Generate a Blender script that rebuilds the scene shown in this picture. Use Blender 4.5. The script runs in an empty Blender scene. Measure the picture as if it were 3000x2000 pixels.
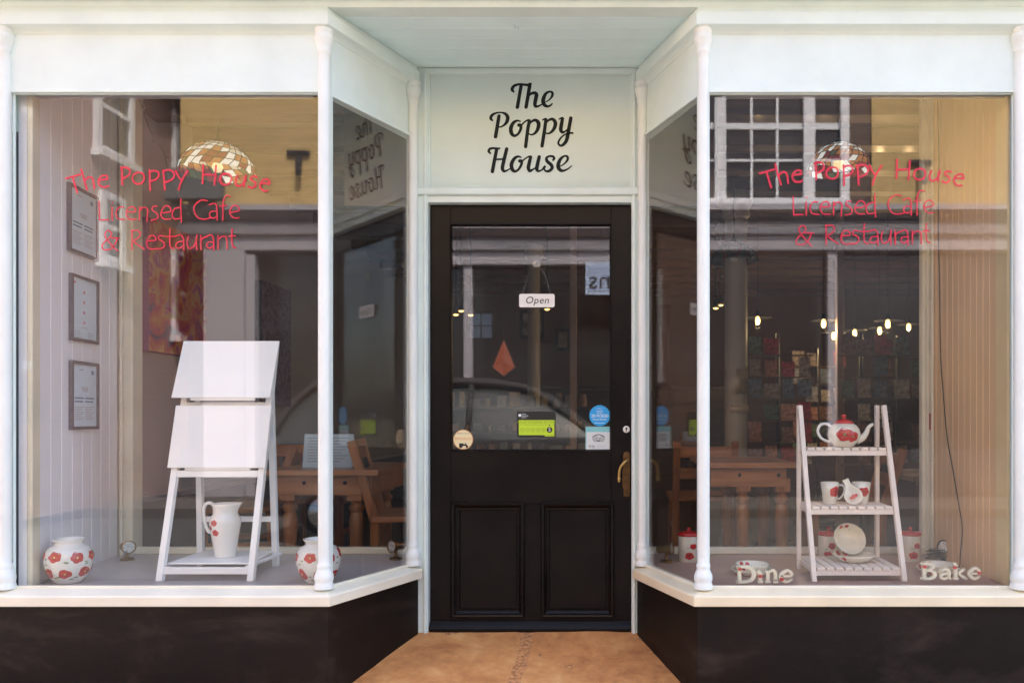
import bpy, bmesh, math, random
from mathutils import Vector, Matrix, noise

random.seed(7)
R = math.radians
scene = bpy.context.scene
COL = scene.collection

# ------------------------------------------------------------------ camera
F = 2390.0            # focal length in photo pixels (3000 wide)
CXP, CYP = 1790.0, 1220.0
CAMD, ZC = 3.2, 0.983
cam = bpy.data.cameras.new('camera')
cam.sensor_width = 36.0
cam.lens = 36.0 * F / 3000.0
cam.shift_x = -(CXP - 1500.0) / 3000.0
cam.shift_y = (CYP - 1000.0) / 3000.0
cam.dof.use_dof = True
cam.dof.focus_distance = 3.35
cam.dof.aperture_fstop = 2.8
cam.clip_start = 0.05
cam.clip_end = 2000
camo = bpy.data.objects.new('camera', cam)
camo.location = (0, -CAMD, ZC)
camo.rotation_euler = (R(90), 0, 0)
COL.objects.link(camo)
scene.camera = camo

# ------------------------------------------------------------------ sky, sun, exposure
SUN_EL, SUN_AZ = R(56), R(24)          # azimuth measured from +Y towards +X (behind the shop)
world = bpy.data.worlds.new('World')
scene.world = world
world.use_nodes = True
wn = world.node_tree.nodes
wl = world.node_tree.links
for n in list(wn):
    wn.remove(n)
sky = wn.new('ShaderNodeTexSky')
sky.sky_type = 'NISHITA'
sky.sun_disc = False
sky.sun_elevation = SUN_EL
sky.sun_rotation = SUN_AZ
sky.air_density = 0.8
sky.dust_density = 4.0
sky.ozone_density = 1.0
bg = wn.new('ShaderNodeBackground')
bg.inputs['Strength'].default_value = 0.15
wo = wn.new('ShaderNodeOutputWorld')
wl.new(sky.outputs[0], bg.inputs['Color'])
wl.new(bg.outputs[0], wo.inputs['Surface'])

sun = bpy.data.lights.new('sun', 'SUN')
sun.energy = 3.2
sun.angle = R(0.6)
sun.color = (1.0, 0.95, 0.88)
suno = bpy.data.objects.new('sun', sun)
sd = Vector((math.sin(SUN_AZ) * math.cos(SUN_EL), math.cos(SUN_AZ) * math.cos(SUN_EL), math.sin(SUN_EL)))
suno.rotation_euler = (-sd).to_track_quat('-Z', 'Y').to_euler()
suno.location = (4, 14, 14)
COL.objects.link(suno)

vs = scene.view_settings
vs.view_transform = 'Standard'
vs.look = 'None'
vs.exposure = 2.88
vs.gamma = 1.0
vs.use_curve_mapping = False
scene.render.engine = 'CYCLES'
cy = scene.cycles
cy.use_denoising = True
cy.max_bounces = 12
cy.diffuse_bounces = 5
cy.glossy_bounces = 6
cy.transmission_bounces = 6
cy.transparent_max_bounces = 24
cy.caustics_reflective = False
cy.caustics_refractive = False
cy.sample_clamp_indirect = 6.0


# ------------------------------------------------------------------ helpers
def s2l(c):
    return c / 12.92 if c <= 0.04045 else ((c + 0.055) / 1.055) ** 2.4


def hexc(h):
    return tuple(s2l(int(h[i:i + 2], 16) / 255.0) for i in (1, 3, 5))


def P(x, y, Y):
    """photo pixel at real depth Y (behind the shop front plane) -> world point"""
    d = CAMD + Y
    return Vector(((x - CXP) * d / F, Y, ZC + (CYP - y) * d / F))


def PX(x, Y):
    return (x - CXP) * (CAMD + Y) / F


def PZ(y, Y):
    return ZC + (CYP - y) * (CAMD + Y) / F


class MB:
    def __init__(self):
        self.v = []
        self.f = []
        self.m = []
        self.s = []

    def face(self, ids, m=0, s=False):
        self.f.append(ids)
        self.m.append(m)
        self.s.append(s)

    def add(self, vs_, fs_, m=0, s=False):
        o = len(self.v)
        self.v += [tuple(p) for p in vs_]
        for q in fs_:
            self.face([i + o for i in q], m, s)

    def box(self, x0, x1, y0, y1, z0, z1, m=0):
        vv = [(x, y, z) for z in (z0, z1) for y in (y0, y1) for x in (x0, x1)]
        self.add(vv, [(0, 2, 3, 1), (4, 5, 7, 6), (0, 1, 5, 4), (1, 3, 7, 5), (3, 2, 6, 7), (2, 0, 4, 6)], m)
        return self

    def prism(self, pts, vec, m=0):
        vec = Vector(vec)
        n = len(pts)
        vv = [Vector(p) for p in pts] + [Vector(p) + vec for p in pts]
        fs = [list(range(n))[::-1], list(range(n, 2 * n))]
        fs += [(i, (i + 1) % n, n + (i + 1) % n, n + i) for i in range(n)]
        self.add(vv, fs, m)
        return self

    def bar(self, a, b, w, t, up=(0, 0, 1), m=0):
        """rectangular bar from a to b; w across, t along the second normal"""
        a, b, up = Vector(a), Vector(b), Vector(up)
        d = (b - a).normalized()
        sx = d.cross(up)
        if sx.length < 1e-5:
            sx = d.cross(Vector((0, 1, 0)))
        sx.normalize()
        sy = sx.cross(d).normalized()
        q = [sx * (i * w / 2) + sy * (j * t / 2) for i, j in ((-1, -1), (1, -1), (1, 1), (-1, 1))]
        self.add([a + k for k in q] + [b + k for k in q],
                 [(3, 2, 1, 0), (4, 5, 6, 7), (0, 1, 5, 4), (1, 2, 6, 5), (2, 3, 7, 6), (3, 0, 4, 7)], m)
        return self

    def lathe(self, prof, c=(0, 0, 0), seg=32, m=0, smooth=True, axis=None):
        """prof: list of (r, z). axis: optional Matrix applied before the shift"""
        c = Vector(c)
        o = len(self.v)
        rings = []
        for r, z in prof:
            if r < 1e-6:
                p = Vector((0, 0, z))
                if axis:
                    p = axis @ p
                self.v.append(tuple(p + c))
                rings.append([len(self.v) - 1])
            else:
                ids = []
                for i in range(seg):
                    a = 2 * math.pi * i / seg
                    p = Vector((r * math.cos(a), r * math.sin(a), z))
                    if axis:
                        p = axis @ p
                    self.v.append(tuple(p + c))
                    ids.append(len(self.v) - 1)
                rings.append(ids)
        for A, B in zip(rings, rings[1:]):
            if len(A) == 1 and len(B) == 1:
                continue
            for i in range(seg):
                j = (i + 1) % seg
                if len(A) == 1:
                    self.face([A[0], B[j], B[i]], m, smooth)
                elif len(B) == 1:
                    self.face([A[i], A[j], B[0]], m, smooth)
                else:
                    self.face([A[i], A[j], B[j], B[i]], m, smooth)
        return self

    def tube(self, pts, rad, seg=10, m=0, smooth=True):
        pts = [Vector(p) for p in pts]
        n = len(pts)
        rad = rad if isinstance(rad, (list, tuple)) else [rad] * n
        prev = None
        rings = []
        for i, p in enumerate(pts):
            t = (pts[min(i + 1, n - 1)] - pts[max(i - 1, 0)]).normalized()
            if prev is None:
                u = t.cross(Vector((0, 0, 1)))
                if u.length < 1e-3:
                    u = t.cross(Vector((1, 0, 0)))
            else:
                u = prev - t * prev.dot(t)
            u.normalize()
            prev = u
            w = t.cross(u)
            ids = []
            for k in range(seg):
                a = 2 * math.pi * k / seg
                self.v.append(tuple(p + (u * math.cos(a) + w * math.sin(a)) * rad[i]))
                ids.append(len(self.v) - 1)
            rings.append(ids)
        for A, B in zip(rings, rings[1:]):
            for k in range(seg):
                j = (k + 1) % seg
                self.face([A[k], A[j], B[j], B[k]], m, smooth)
        self.face(rings[0][::-1], m)
        self.face(rings[-1], m)
        return self

    def moulding(self, path, prof, m=0):
        """sweep closed profile [(out, z)] along an XY path with mitred corners"""
        pts = [Vector((p[0], p[1])) for p in path]
        n = len(pts)
        k = len(prof)
        nr = []
        for i in range(n - 1):
            d = (pts[i + 1] - pts[i]).normalized()
            nr.append(Vector((d.y, -d.x)))
        o = len(self.v)
        for i in range(n):
            if i == 0:
                mv = nr[0]
            elif i == n - 1:
                mv = nr[-1]
            else:
                b = (nr[i - 1] + nr[i]).normalized()
                mv = b / max(0.2, b.dot(nr[i]))
            for out, z in prof:
                q = pts[i] + mv * out
                self.v.append((q.x, q.y, z))
        for i in range(n - 1):
            for j in range(k):
                a = o + i * k + j
                b = o + i * k + (j + 1) % k
                self.face([a, b, b + k, a + k], m)
        self.face([o + j for j in range(k)][::-1], m)
        self.face([o + (n - 1) * k + j for j in range(k)], m)
        return self

    def build(self, name, mats, parent=None, bevel=0.0, sharp=None, seg=2):
        me = bpy.data.meshes.new(name)
        me.from_pydata(self.v, [], self.f)
        if not isinstance(mats, (list, tuple)):
            mats = [mats]
        for mt in mats:
            me.materials.append(mt)
        me.polygons.foreach_set('material_index', self.m)
        me.polygons.foreach_set('use_smooth', self.s)
        me.update()
        bm = bmesh.new()
        bm.from_mesh(me)
        bmesh.ops.recalc_face_normals(bm, faces=bm.faces)
        bm.to_mesh(me)
        bm.free()
        if sharp:
            me.set_sharp_from_angle(angle=R(sharp))
        o = bpy.data.objects.new(name, me)
        COL.objects.link(o)
        if parent is not None:
            setparent(o, parent)
        if bevel:
            b = o.modifiers.new('bevel', 'BEVEL')
            b.width = bevel
            b.segments = seg
            b.limit_method = 'ANGLE'
            b.angle_limit = R(40)
        return o


def origin_of(o):
    w = Vector((0, 0, 0))
    p = o
    while p is not None:
        w += p.location
        p = p.parent
    return w


def setparent(o, parent):
    o.parent = parent
    # keep mesh data in world coordinates; parents are never rotated
    off = Vector((0, 0, 0))
    p = parent
    while p is not None:
        off += Vector(p.get('_w', (0, 0, 0)))
        p = None
    o.matrix_parent_inverse = Matrix.Translation(-off)
    o['_w'] = (0, 0, 0)


def thing(name, label, cat, loc=(0, 0, 0), group=None, kind=None):
    o = bpy.data.objects.new(name, None)
    o.empty_display_size = 0.05
    o.location = loc
    o['_w'] = tuple(loc)
    COL.objects.link(o)
    tag(o, label, cat, group, kind)
    return o


def tag(o, label=None, cat=None, group=None, kind=None):
    if label:
        o['label'] = label
    if cat:
        o['category'] = cat
    if group:
        o['group'] = group
    if kind:
        o['kind'] = kind
    return o


def catmull(pts, n=8):
    """pts: list of tuples of equal length"""
    if len(pts) < 3:
        return [tuple(p) for p in pts]
    out = []
    m = len(pts)
    for i in range(m - 1):
        p0 = pts[max(i - 1, 0)]
        p1 = pts[i]
        p2 = pts[i + 1]
        p3 = pts[min(i + 2, m - 1)]
        for k in range(n):
            t = k / n
            out.append(tuple(0.5 * (2 * b + (c - a) * t + (2 * a - 5 * b + 4 * c - d) * t * t + (3 * b - a - 3 * c + d) * t ** 3)
                             for a, b, c, d in zip(p0, p1, p2, p3)))
    out.append(tuple(pts[-1]))
    return out


def stroke_poly(pts, n=7, rnd=True):
    """pts: (x, y, w) in 2D -> list of 2D quads and caps as polygons"""
    c = catmull(pts, n) if len(pts) > 2 else pts
    L, Rr = [], []
    m = len(c)
    for i, (x, y, w) in enumerate(c):
        a = c[max(i - 1, 0)]
        b = c[min(i + 1, m - 1)]
        dx, dy = b[0] - a[0], b[1] - a[1]
        l = math.hypot(dx, dy) or 1
        nx, ny = -dy / l, dx / l
        L.append((x + nx * w / 2, y + ny * w / 2))
        Rr.append((x - nx * w / 2, y - ny * w / 2))
    polys = [[L[i], L[i + 1], Rr[i + 1], Rr[i]] for i in range(m - 1)]
    if rnd:
        for (x, y, w) in (c[0], c[-1]):
            polys.append([(x + w / 2 * math.cos(2 * math.pi * k / 12), y + w / 2 * math.sin(2 * math.pi * k / 12)) for k in range(12)])
    return polys


def strokes_to(mb, strokes, fn, vec, m=0, n=7, step=0.00006, rnd=True):
    """draw strokes as flat ribbons through fn(x, y) -> world; each stroke lies a hair above the last"""
    vec = Vector(vec)
    k = 0
    for st in strokes:
        polys = stroke_poly(st, n, rnd)
        q = len(polys) - (2 if rnd else 0)
        for i, pg in enumerate(polys):
            off = vec.normalized() * (step * k + (0.00002 * (i - q + 1) if i >= q else 0))
            mb.add([fn(x, y) + off for x, y in pg], [list(range(len(pg)))], m)
        k += 1


def text2d(s, size=1.0, shear=0.0, align='CENTER', spacing=1.0):
    cu = bpy.data.curves.new('txt', 'FONT')
    cu.body = s
    cu.size = size
    cu.shear = shear
    cu.align_x = align
    cu.align_y = 'CENTER'
    cu.space_character = spacing
    cu.resolution_u = 3
    ob = bpy.data.objects.new('txt', cu)
    COL.objects.link(ob)
    dg = bpy.context.evaluated_depsgraph_get()
    me = bpy.data.meshes.new_from_object(ob.evaluated_get(dg))
    vv = [tuple(v.co) for v in me.vertices]
    ff = [list(p.vertices) for p in me.polygons]
    bpy.data.objects.remove(ob)
    bpy.data.curves.remove(cu)
    bpy.data.meshes.remove(me)
    return vv, ff


def put_text(mb, s, size, org, ux, uz, m=0, **kw):
    vv, ff = text2d(s, size, **kw)
    org, ux, uz = Vector(org), Vector(ux), Vector(uz)
    mb.add([org + ux * x + uz * y for x, y, _ in vv], ff, m)


# ------------------------------------------------------------------ materials
def mat(name, col, rough=0.5, var=0.06, scale=12.0, bump=0.0, bscale=60.0, metal=0.0, coat=0.0, spec=0.5,
        col2=None, stretch=(1, 1, 1), detail=5.0, trans=0.0, emis=None, estr=0.0, sss=0.0, rvar=0.0):
    m = bpy.data.materials.new(name)
    m.use_nodes = True
    nt = m.node_tree
    N, Lk = nt.nodes, nt.links
    b = N['Principled BSDF']
    b.inputs['Roughness'].default_value = rough
    b.inputs['Metallic'].default_value = metal
    b.inputs['Coat Weight'].default_value = coat
    b.inputs['Coat Roughness'].default_value = 0.12
    b.inputs['Specular IOR Level'].default_value = spec
    tc = N.new('ShaderNodeTexCoord')
    mp = N.new('ShaderNodeMapping')
    mp.inputs['Scale'].default_value = stretch
    Lk.new(tc.outputs['Object'], mp.inputs['Vector'])
    if var > 0 or col2:
        nz = N.new('ShaderNodeTexNoise')
        nz.inputs['Scale'].default_value = scale
        nz.inputs['Detail'].default_value = detail
        Lk.new(mp.outputs[0], nz.inputs['Vector'])
        rp = N.new('ShaderNodeValToRGB')
        c2 = col2 or tuple(max(0, c * (1 - var * 2)) for c in col)
        c1 = col if col2 else tuple(min(1, c * (1 + var)) for c in col)
        rp.color_ramp.elements[0].position = 0.3
        rp.color_ramp.elements[1].position = 0.7
        rp.color_ramp.elements[0].color = (*c2, 1)
        rp.color_ramp.elements[1].color = (*c1, 1)
        Lk.new(nz.outputs['Fac'], rp.inputs['Fac'])
        Lk.new(rp.outputs['Color'], b.inputs['Base Color'])
        if rvar:
            mr = N.new('ShaderNodeMapRange')
            mr.inputs['To Min'].default_value = max(0, rough - rvar)
            mr.inputs['To Max'].default_value = min(1, rough + rvar)
            Lk.new(nz.outputs['Fac'], mr.inputs['Value'])
            Lk.new(mr.outputs[0], b.inputs['Roughness'])
    else:
        b.inputs['Base Color'].default_value = (*col, 1)
    if bump:
        n2 = N.new('ShaderNodeTexNoise')
        n2.inputs['Scale'].default_value = bscale
        n2.inputs['Detail'].default_value = 6
        Lk.new(mp.outputs[0], n2.inputs['Vector'])
        bp = N.new('ShaderNodeBump')
        bp.inputs['Strength'].default_value = bump
        bp.inputs['Distance'].default_value = 0.004
        Lk.new(n2.outputs['Fac'], bp.inputs['Height'])
        Lk.new(bp.outputs[0], b.inputs['Normal'])
    if trans:
        b.inputs['Transmission Weight'].default_value = trans
    if emis:
        b.inputs['Emission Color'].default_value = (*emis, 1)
        b.inputs['Emission Strength'].default_value = estr
    return m


def glass_mat(name, ior=1.9, tint=(0.97, 0.98, 0.97), wave=0.02, wscale=2.5, dust=0.0085):
    m = bpy.data.materials.new(name)
    m.use_nodes = True
    nt = m.node_tree
    N, Lk = nt.nodes, nt.links
    for n in list(N):
        N.remove(n)
    out = N.new('ShaderNodeOutputMaterial')
    tr = N.new('ShaderNodeBsdfTransparent')
    tr.inputs['Color'].default_value = (*tint, 1)
    gl = N.new('ShaderNodeBsdfGlossy')
    gl.inputs['Roughness'].default_value = 0.0
    # Schlick reflectance, the same from both faces of the sheet
    f0 = ((ior - 1) / (ior + 1)) ** 2
    lw = N.new('ShaderNodeLayerWeight')
    pw_ = N.new('ShaderNodeMath')
    pw_.operation = 'POWER'
    pw_.inputs[1].default_value = 5.0
    Lk.new(lw.outputs['Facing'], pw_.inputs[0])
    fr = N.new('ShaderNodeMath')
    fr.operation = 'MULTIPLY_ADD'
    fr.inputs[1].default_value = 1 - f0
    fr.inputs[2].default_value = f0
    Lk.new(pw_.outputs[0], fr.inputs[0])
    mx = N.new('ShaderNodeMixShader')
    tc = N.new('ShaderNodeTexCoord')
    nz = N.new('ShaderNodeTexNoise')
    nz.inputs['Scale'].default_value = wscale
    nz.inputs['Detail'].default_value = 1.0
    mp = N.new('ShaderNodeMapping')
    mp.inputs['Scale'].default_value = (0.8, 0.8, 1.0)
    Lk.new(tc.outputs['Object'], mp.inputs['Vector'])
    Lk.new(mp.outputs[0], nz.inputs['Vector'])
    bp = N.new('ShaderNodeBump')
    bp.inputs['Strength'].default_value = wave
    bp.inputs['Distance'].default_value = 0.02
    Lk.new(nz.outputs['Fac'], bp.inputs['Height'])
    Lk.new(bp.outputs[0], gl.inputs['Normal'])
    Lk.new(fr.outputs[0], mx.inputs[0])
    Lk.new(tr.outputs[0], mx.inputs[1])
    Lk.new(gl.outputs[0], mx.inputs[2])
    # thin uneven film of dust on the sheet
    df = N.new('ShaderNodeBsdfDiffuse')
    df.inputs['Color'].default_value = (0.75, 0.74, 0.72, 1)
    n3 = N.new('ShaderNodeTexNoise')
    n3.inputs['Scale'].default_value = 1.7
    n3.inputs['Detail'].default_value = 9.0
    n3.inputs['Distortion'].default_value = 1.2
    Lk.new(mp.outputs[0], n3.inputs['Vector'])
    mr = N.new('ShaderNodeMapRange')
    mr.inputs['From Min'].default_value = 0.35
    mr.inputs['From Max'].default_value = 0.75
    mr.inputs['To Min'].default_value = dust * 0.35
    mr.inputs['To Max'].default_value = dust * 1.9
    Lk.new(n3.outputs['Fac'], mr.inputs['Value'])
    m2 = N.new('ShaderNodeMixShader')
    Lk.new(mr.outputs[0], m2.inputs[0])
    Lk.new(mx.outputs[0], m2.inputs[1])
    Lk.new(df.outputs[0], m2.inputs[2])
    Lk.new(m2.outputs[0], out.inputs['Surface'])
    return m


def brick_mat(name, c1, c2, mortar, bw=0.215, bh=0.075):
    m = bpy.data.materials.new(name)
    m.use_nodes = True
    nt = m.node_tree
    N, Lk = nt.nodes, nt.links
    b = N['Principled BSDF']
    b.inputs['Roughness'].default_value = 0.85
    tc = N.new('ShaderNodeTexCoord')
    sp = N.new('ShaderNodeSeparateXYZ')
    Lk.new(tc.outputs['Object'], sp.inputs[0])
    ad = N.new('ShaderNodeMath')
    ad.operation = 'ADD'
    Lk.new(sp.outputs['X'], ad.inputs[0])
    Lk.new(sp.outputs['Y'], ad.inputs[1])
    cb = N.new('ShaderNodeCombineXYZ')
    Lk.new(ad.outputs[0], cb.inputs['X'])
    Lk.new(sp.outputs['Z'], cb.inputs['Y'])
    br = N.new('ShaderNodeTexBrick')
    br.inputs['Color1'].default_value = (*c1, 1)
    br.inputs['Color2'].default_value = (*c2, 1)
    br.inputs['Mortar'].default_value = (*mortar, 1)
    br.inputs['Scale'].default_value = 1.0
    br.inputs['Brick Width'].default_value = bw
    br.inputs['Row Height'].default_value = bh
    br.inputs['Mortar Size'].default_value = 0.008
    Lk.new(cb.outputs[0], br.inputs['Vector'])
    Lk.new(br.outputs['Color'], b.inputs['Base Color'])
    bp = N.new('ShaderNodeBump')
    bp.inputs['Strength'].default_value = 0.6
    bp.inputs['Distance'].default_value = 0.008
    bp.invert = True
    Lk.new(br.outputs['Fac'], bp.inputs['Height'])
    Lk.new(bp.outputs[0], b.inputs['Normal'])
    return m


def wood_mat(name, c1, c2, rough=0.4, axis='X', scale=9.0, coat=0.2):
    st = {'X': (0.12, 1, 1), 'Y': (1, 0.12, 1), 'Z': (1, 1, 0.12)}[axis]
    return mat(name, c1, rough, col2=c2, scale=scale * 3, stretch=st, detail=8, bump=0.15, bscale=50, coat=coat)


M = {}
M['paint'] = mat('white_gloss_paint', (0.705, 0.81, 0.77), 0.40, var=0.035, scale=5, bump=0.14, bscale=38, rvar=0.08)
M['paint_sign'] = mat('sage_panel_paint', (0.66, 0.76, 0.70), 0.5, var=0.03, scale=3, bump=0.04, bscale=30)
M['paint_soffit'] = mat('pale_mint_paint', (0.76, 0.93, 0.93), 0.5, var=0.03, scale=4, bump=0.05, bscale=20)
M['cream'] = mat('cream_paint', (0.82, 0.765, 0.61), 0.4, var=0.04, scale=6, bump=0.06, bscale=25)
M['column_paint'] = mat('cream_white_gloss', (0.775, 0.815, 0.77), 0.42, var=0.03, scale=6, bump=0.08, bscale=30)
M['cream_sill_r'] = mat('cream_sill_warm_cast', (0.83, 0.725, 0.51), 0.4, var=0.05, scale=6, bump=0.06, bscale=25)  # sill cream again, with the right side's warm colour cast put into it
M['cream_r'] = mat('cream_trim_warm_cast', (0.84, 0.66, 0.36), 0.4, var=0.05, scale=6, bump=0.06, bscale=25)  # trim cream with the warm cast of the right window painted in
M['black'] = mat('black_door_paint', (0.0078, 0.0050, 0.0040), 0.36, spec=0.17, var=0.2, scale=7, bump=0.08, bscale=24, rvar=0.10)
M['riser'] = mat('dark_riser_paint', (0.010, 0.0072, 0.0058), 0.55, spec=0.3, col2=(0.060, 0.044, 0.034), scale=1.5, stretch=(0.8, 0.8, 1.8), bump=0.15, bscale=30, detail=9, rvar=0.15)
M['letter'] = mat('black_vinyl', (0.010, 0.015, 0.015), 0.5, var=0, spec=0.15)
M['red_vinyl'] = mat('red_vinyl', hexc('#dc2244'), 0.45, var=0)
M['red_vinyl'].node_tree.nodes['Principled BSDF'].inputs['Alpha'].default_value = 0.82
M['glass'] = glass_mat('shop_window_glass', 1.56, wave=0.018, wscale=1.3)
M['glass_side'] = glass_mat('side_window_glass', 2.1, wave=0.012, wscale=1.3)
M['glass_door'] = glass_mat('door_glass', 1.58, wave=0.015, wscale=1.5)
M['brass'] = mat('aged_brass', (0.30, 0.175, 0.065), 0.35, var=0.15, scale=40, metal=1.0, bump=0.05)
M['steel'] = mat('chrome_steel', (0.6, 0.6, 0.58), 0.15, var=0, metal=1.0)
M['plate_metal'] = mat('cream_reflection_steel', (0.62, 0.55, 0.42), 0.3, var=0.3, scale=8, stretch=(1, 1, 0.2), metal=0.35)  # cream base stands in for bright reflections the dark room does not give
M['brass_dark'] = mat('tarnished_brass', (0.13, 0.07, 0.032), 0.4, var=0.2, scale=30, metal=0.9)
M['brass_bright'] = mat('rubbed_brass', (0.44, 0.28, 0.10), 0.28, var=0.1, scale=30, metal=1.0)
M['iron'] = mat('dark_iron', (0.03, 0.028, 0.027), 0.5, var=0.2, metal=0.6)
M['sandstone'] = mat('orange_sandstone', (0.62, 0.33, 0.14), 0.75, col2=(0.36, 0.155, 0.065), scale=3.2, bump=0.7, bscale=26, detail=12, rvar=0.2)
def mottled(name, c_dark, c_mid, c_light, rough, s1, s2, dist, stretch=(1, 1, 1), bump=0.6, bscale=30, spec=0.5, p=(0.36, 0.52, 0.68)):
    m = bpy.data.materials.new(name)
    m.use_nodes = True
    N, Lk = m.node_tree.nodes, m.node_tree.links
    b = N['Principled BSDF']
    b.inputs['Specular IOR Level'].default_value = spec
    tc = N.new('ShaderNodeTexCoord')
    mp = N.new('ShaderNodeMapping')
    mp.inputs['Scale'].default_value = stretch
    Lk.new(tc.outputs['Object'], mp.inputs['Vector'])
    ns = []
    for sc, de, di in ((s1, 9, dist), (s2, 7, 0.4), (bscale, 8, 0.2)):
        n = N.new('ShaderNodeTexNoise')
        n.inputs['Scale'].default_value = sc
        n.inputs['Detail'].default_value = de
        n.inputs['Roughness'].default_value = 0.62
        n.inputs['Distortion'].default_value = di
        Lk.new(mp.outputs[0], n.inputs['Vector'])
        ns.append(n)
    mx = N.new('ShaderNodeMix')
    mx.data_type = 'FLOAT'
    mx.inputs['Factor'].default_value = 0.35
    Lk.new(ns[0].outputs['Fac'], mx.inputs['A'])
    Lk.new(ns[1].outputs['Fac'], mx.inputs['B'])
    rp = N.new('ShaderNodeValToRGB')
    e = rp.color_ramp.elements
    e[0].position, e[0].color = p[0], (*c_dark, 1)
    e[1].position, e[1].color = p[2], (*c_light, 1)
    q = e.new(p[1])
    q.color = (*c_mid, 1)
    Lk.new(mx.outputs['Result'], rp.inputs['Fac'])
    Lk.new(rp.outputs['Color'], b.inputs['Base Color'])
    mr = N.new('ShaderNodeMapRange')
    mr.inputs['To Min'].default_value = max(0.05, rough - 0.15)
    mr.inputs['To Max'].default_value = min(1.0, rough + 0.15)
    Lk.new(ns[1].outputs['Fac'], mr.inputs['Value'])
    Lk.new(mr.outputs[0], b.inputs['Roughness'])
    bp = N.new('ShaderNodeBump')
    bp.inputs['Strength'].default_value = bump
    bp.inputs['Distance'].default_value = 0.004
    Lk.new(ns[2].outputs['Fac'], bp.inputs['Height'])
    Lk.new(bp.outputs[0], b.inputs['Normal'])
    return m


M['sandstone'] = mottled('orange_sandstone', (0.42, 0.155, 0.05), (0.62, 0.275, 0.09), (0.76, 0.42, 0.16), 0.7, 3.4, 21, 0.7)
M['riser'] = mottled('dark_riser_paint', (0.0075, 0.0048, 0.0036), (0.0125, 0.0082, 0.0062), (0.040, 0.028, 0.021), 0.5, 1.6, 5, 1.6, stretch=(0.8, 0.8, 1.7), bump=0.3, bscale=22, spec=0.18)
M['grout'] = mat('grit_joint', (0.60, 0.27, 0.10), 0.95, var=0.3, scale=60, bump=0.4)
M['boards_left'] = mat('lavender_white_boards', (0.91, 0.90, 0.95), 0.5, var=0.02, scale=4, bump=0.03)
M['boards_right'] = mat('boards_warm_cast', (0.84, 0.55, 0.30), 0.5, var=0.03, scale=4, bump=0.03)  # warm cast of the right window is put into the boards' colour
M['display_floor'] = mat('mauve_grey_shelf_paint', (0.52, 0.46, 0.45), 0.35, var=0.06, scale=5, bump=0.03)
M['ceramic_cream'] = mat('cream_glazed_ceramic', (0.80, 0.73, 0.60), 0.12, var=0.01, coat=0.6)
M['display_floor_r'] = mat('mauve_shelf_warm_cast', (0.50, 0.32, 0.26), 0.35, var=0.06, scale=5, bump=0.03)  # same shelf paint as the left, warm cast mixed into its colour
M['white'] = mat('white_satin_paint', (0.92, 0.92, 0.92), 0.45, var=0.015, scale=6)
M['pinkwhite'] = mat('pinkish_white_wood', (0.86, 0.74, 0.66), 0.5, var=0.03, scale=8, bump=0.05)
M['ceramic'] = mat('white_glazed_ceramic', (0.83, 0.81, 0.77), 0.12, var=0.01, coat=0.6)
M['poppy'] = mat('poppy_red_glaze', (0.60, 0.012, 0.008), 0.25, col2=(0.42, 0.006, 0.006), scale=60, coat=0.5)
M['poppy_dark'] = mat('poppy_heart_glaze', (0.03, 0.02, 0.02), 0.2, var=0)
M['leaf'] = mat('leaf_green_glaze', (0.16, 0.24, 0.08), 0.2, var=0)
M['yellowc'] = mat('stamen_yellow_glaze', (0.7, 0.5, 0.1), 0.2, var=0)
M['redlid'] = mat('red_glazed_lid', (0.55, 0.010, 0.008), 0.18, var=0.05, coat=0.6)
M['pine'] = wood_mat('waxed_pine', (0.60, 0.235, 0.075), (0.36, 0.12, 0.035), 0.3)
M['pine_z'] = wood_mat('waxed_pine_upright', (0.56, 0.215, 0.07), (0.33, 0.11, 0.033), 0.3, axis='Z')
M['darkwood'] = wood_mat('dark_stained_wood', (0.07, 0.03, 0.018), (0.03, 0.013, 0.009), 0.4)
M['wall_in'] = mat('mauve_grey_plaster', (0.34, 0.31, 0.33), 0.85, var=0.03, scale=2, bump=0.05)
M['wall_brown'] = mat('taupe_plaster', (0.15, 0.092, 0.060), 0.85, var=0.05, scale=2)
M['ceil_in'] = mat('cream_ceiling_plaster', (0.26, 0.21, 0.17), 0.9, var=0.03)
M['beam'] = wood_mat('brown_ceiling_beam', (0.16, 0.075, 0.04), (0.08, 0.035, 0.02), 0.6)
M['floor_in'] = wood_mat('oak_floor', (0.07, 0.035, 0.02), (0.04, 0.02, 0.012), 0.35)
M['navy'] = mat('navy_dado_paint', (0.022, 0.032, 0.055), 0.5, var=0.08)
M['frame_grey'] = mat('slate_grey_frame', (0.045, 0.070, 0.105), 0.4, var=0.05)
M['paper'] = mat('white_paper', (0.64, 0.78, 0.88), 0.7, var=0.01)
M['print_blue'] = mat('blue_print', (0.18, 0.33, 0.45), 0.7, var=0)
M['print_grey'] = mat('grey_print', (0.33, 0.36, 0.38), 0.7, var=0)
M['print_red'] = mat('red_print', (0.6, 0.04, 0.08), 0.7, var=0)
M['off'] = mat('off_white_plastic', (0.78, 0.76, 0.72), 0.4, var=0.01)
M['lime'] = mat('lime_green_print', (0.50, 0.70, 0.03), 0.45, var=0)
M['sblack'] = mat('black_print', (0.01, 0.012, 0.01), 0.4, var=0)
M['sblue'] = mat('sky_blue_print', (0.02, 0.33, 0.70), 0.4, var=0)
M['steal'] = mat('teal_print', (0.22, 0.53, 0.55), 0.4, var=0)
M['spale'] = mat('pale_print', (0.62, 0.66, 0.65), 0.45, var=0)
M['scream'] = mat('cream_print', (0.80, 0.70, 0.42), 0.45, var=0)
M['sorange'] = mat('orange_print', (0.75, 0.28, 0.08), 0.45, var=0)
M['swhite'] = mat('white_print', (0.8, 0.85, 0.88), 0.45, var=0)
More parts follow.
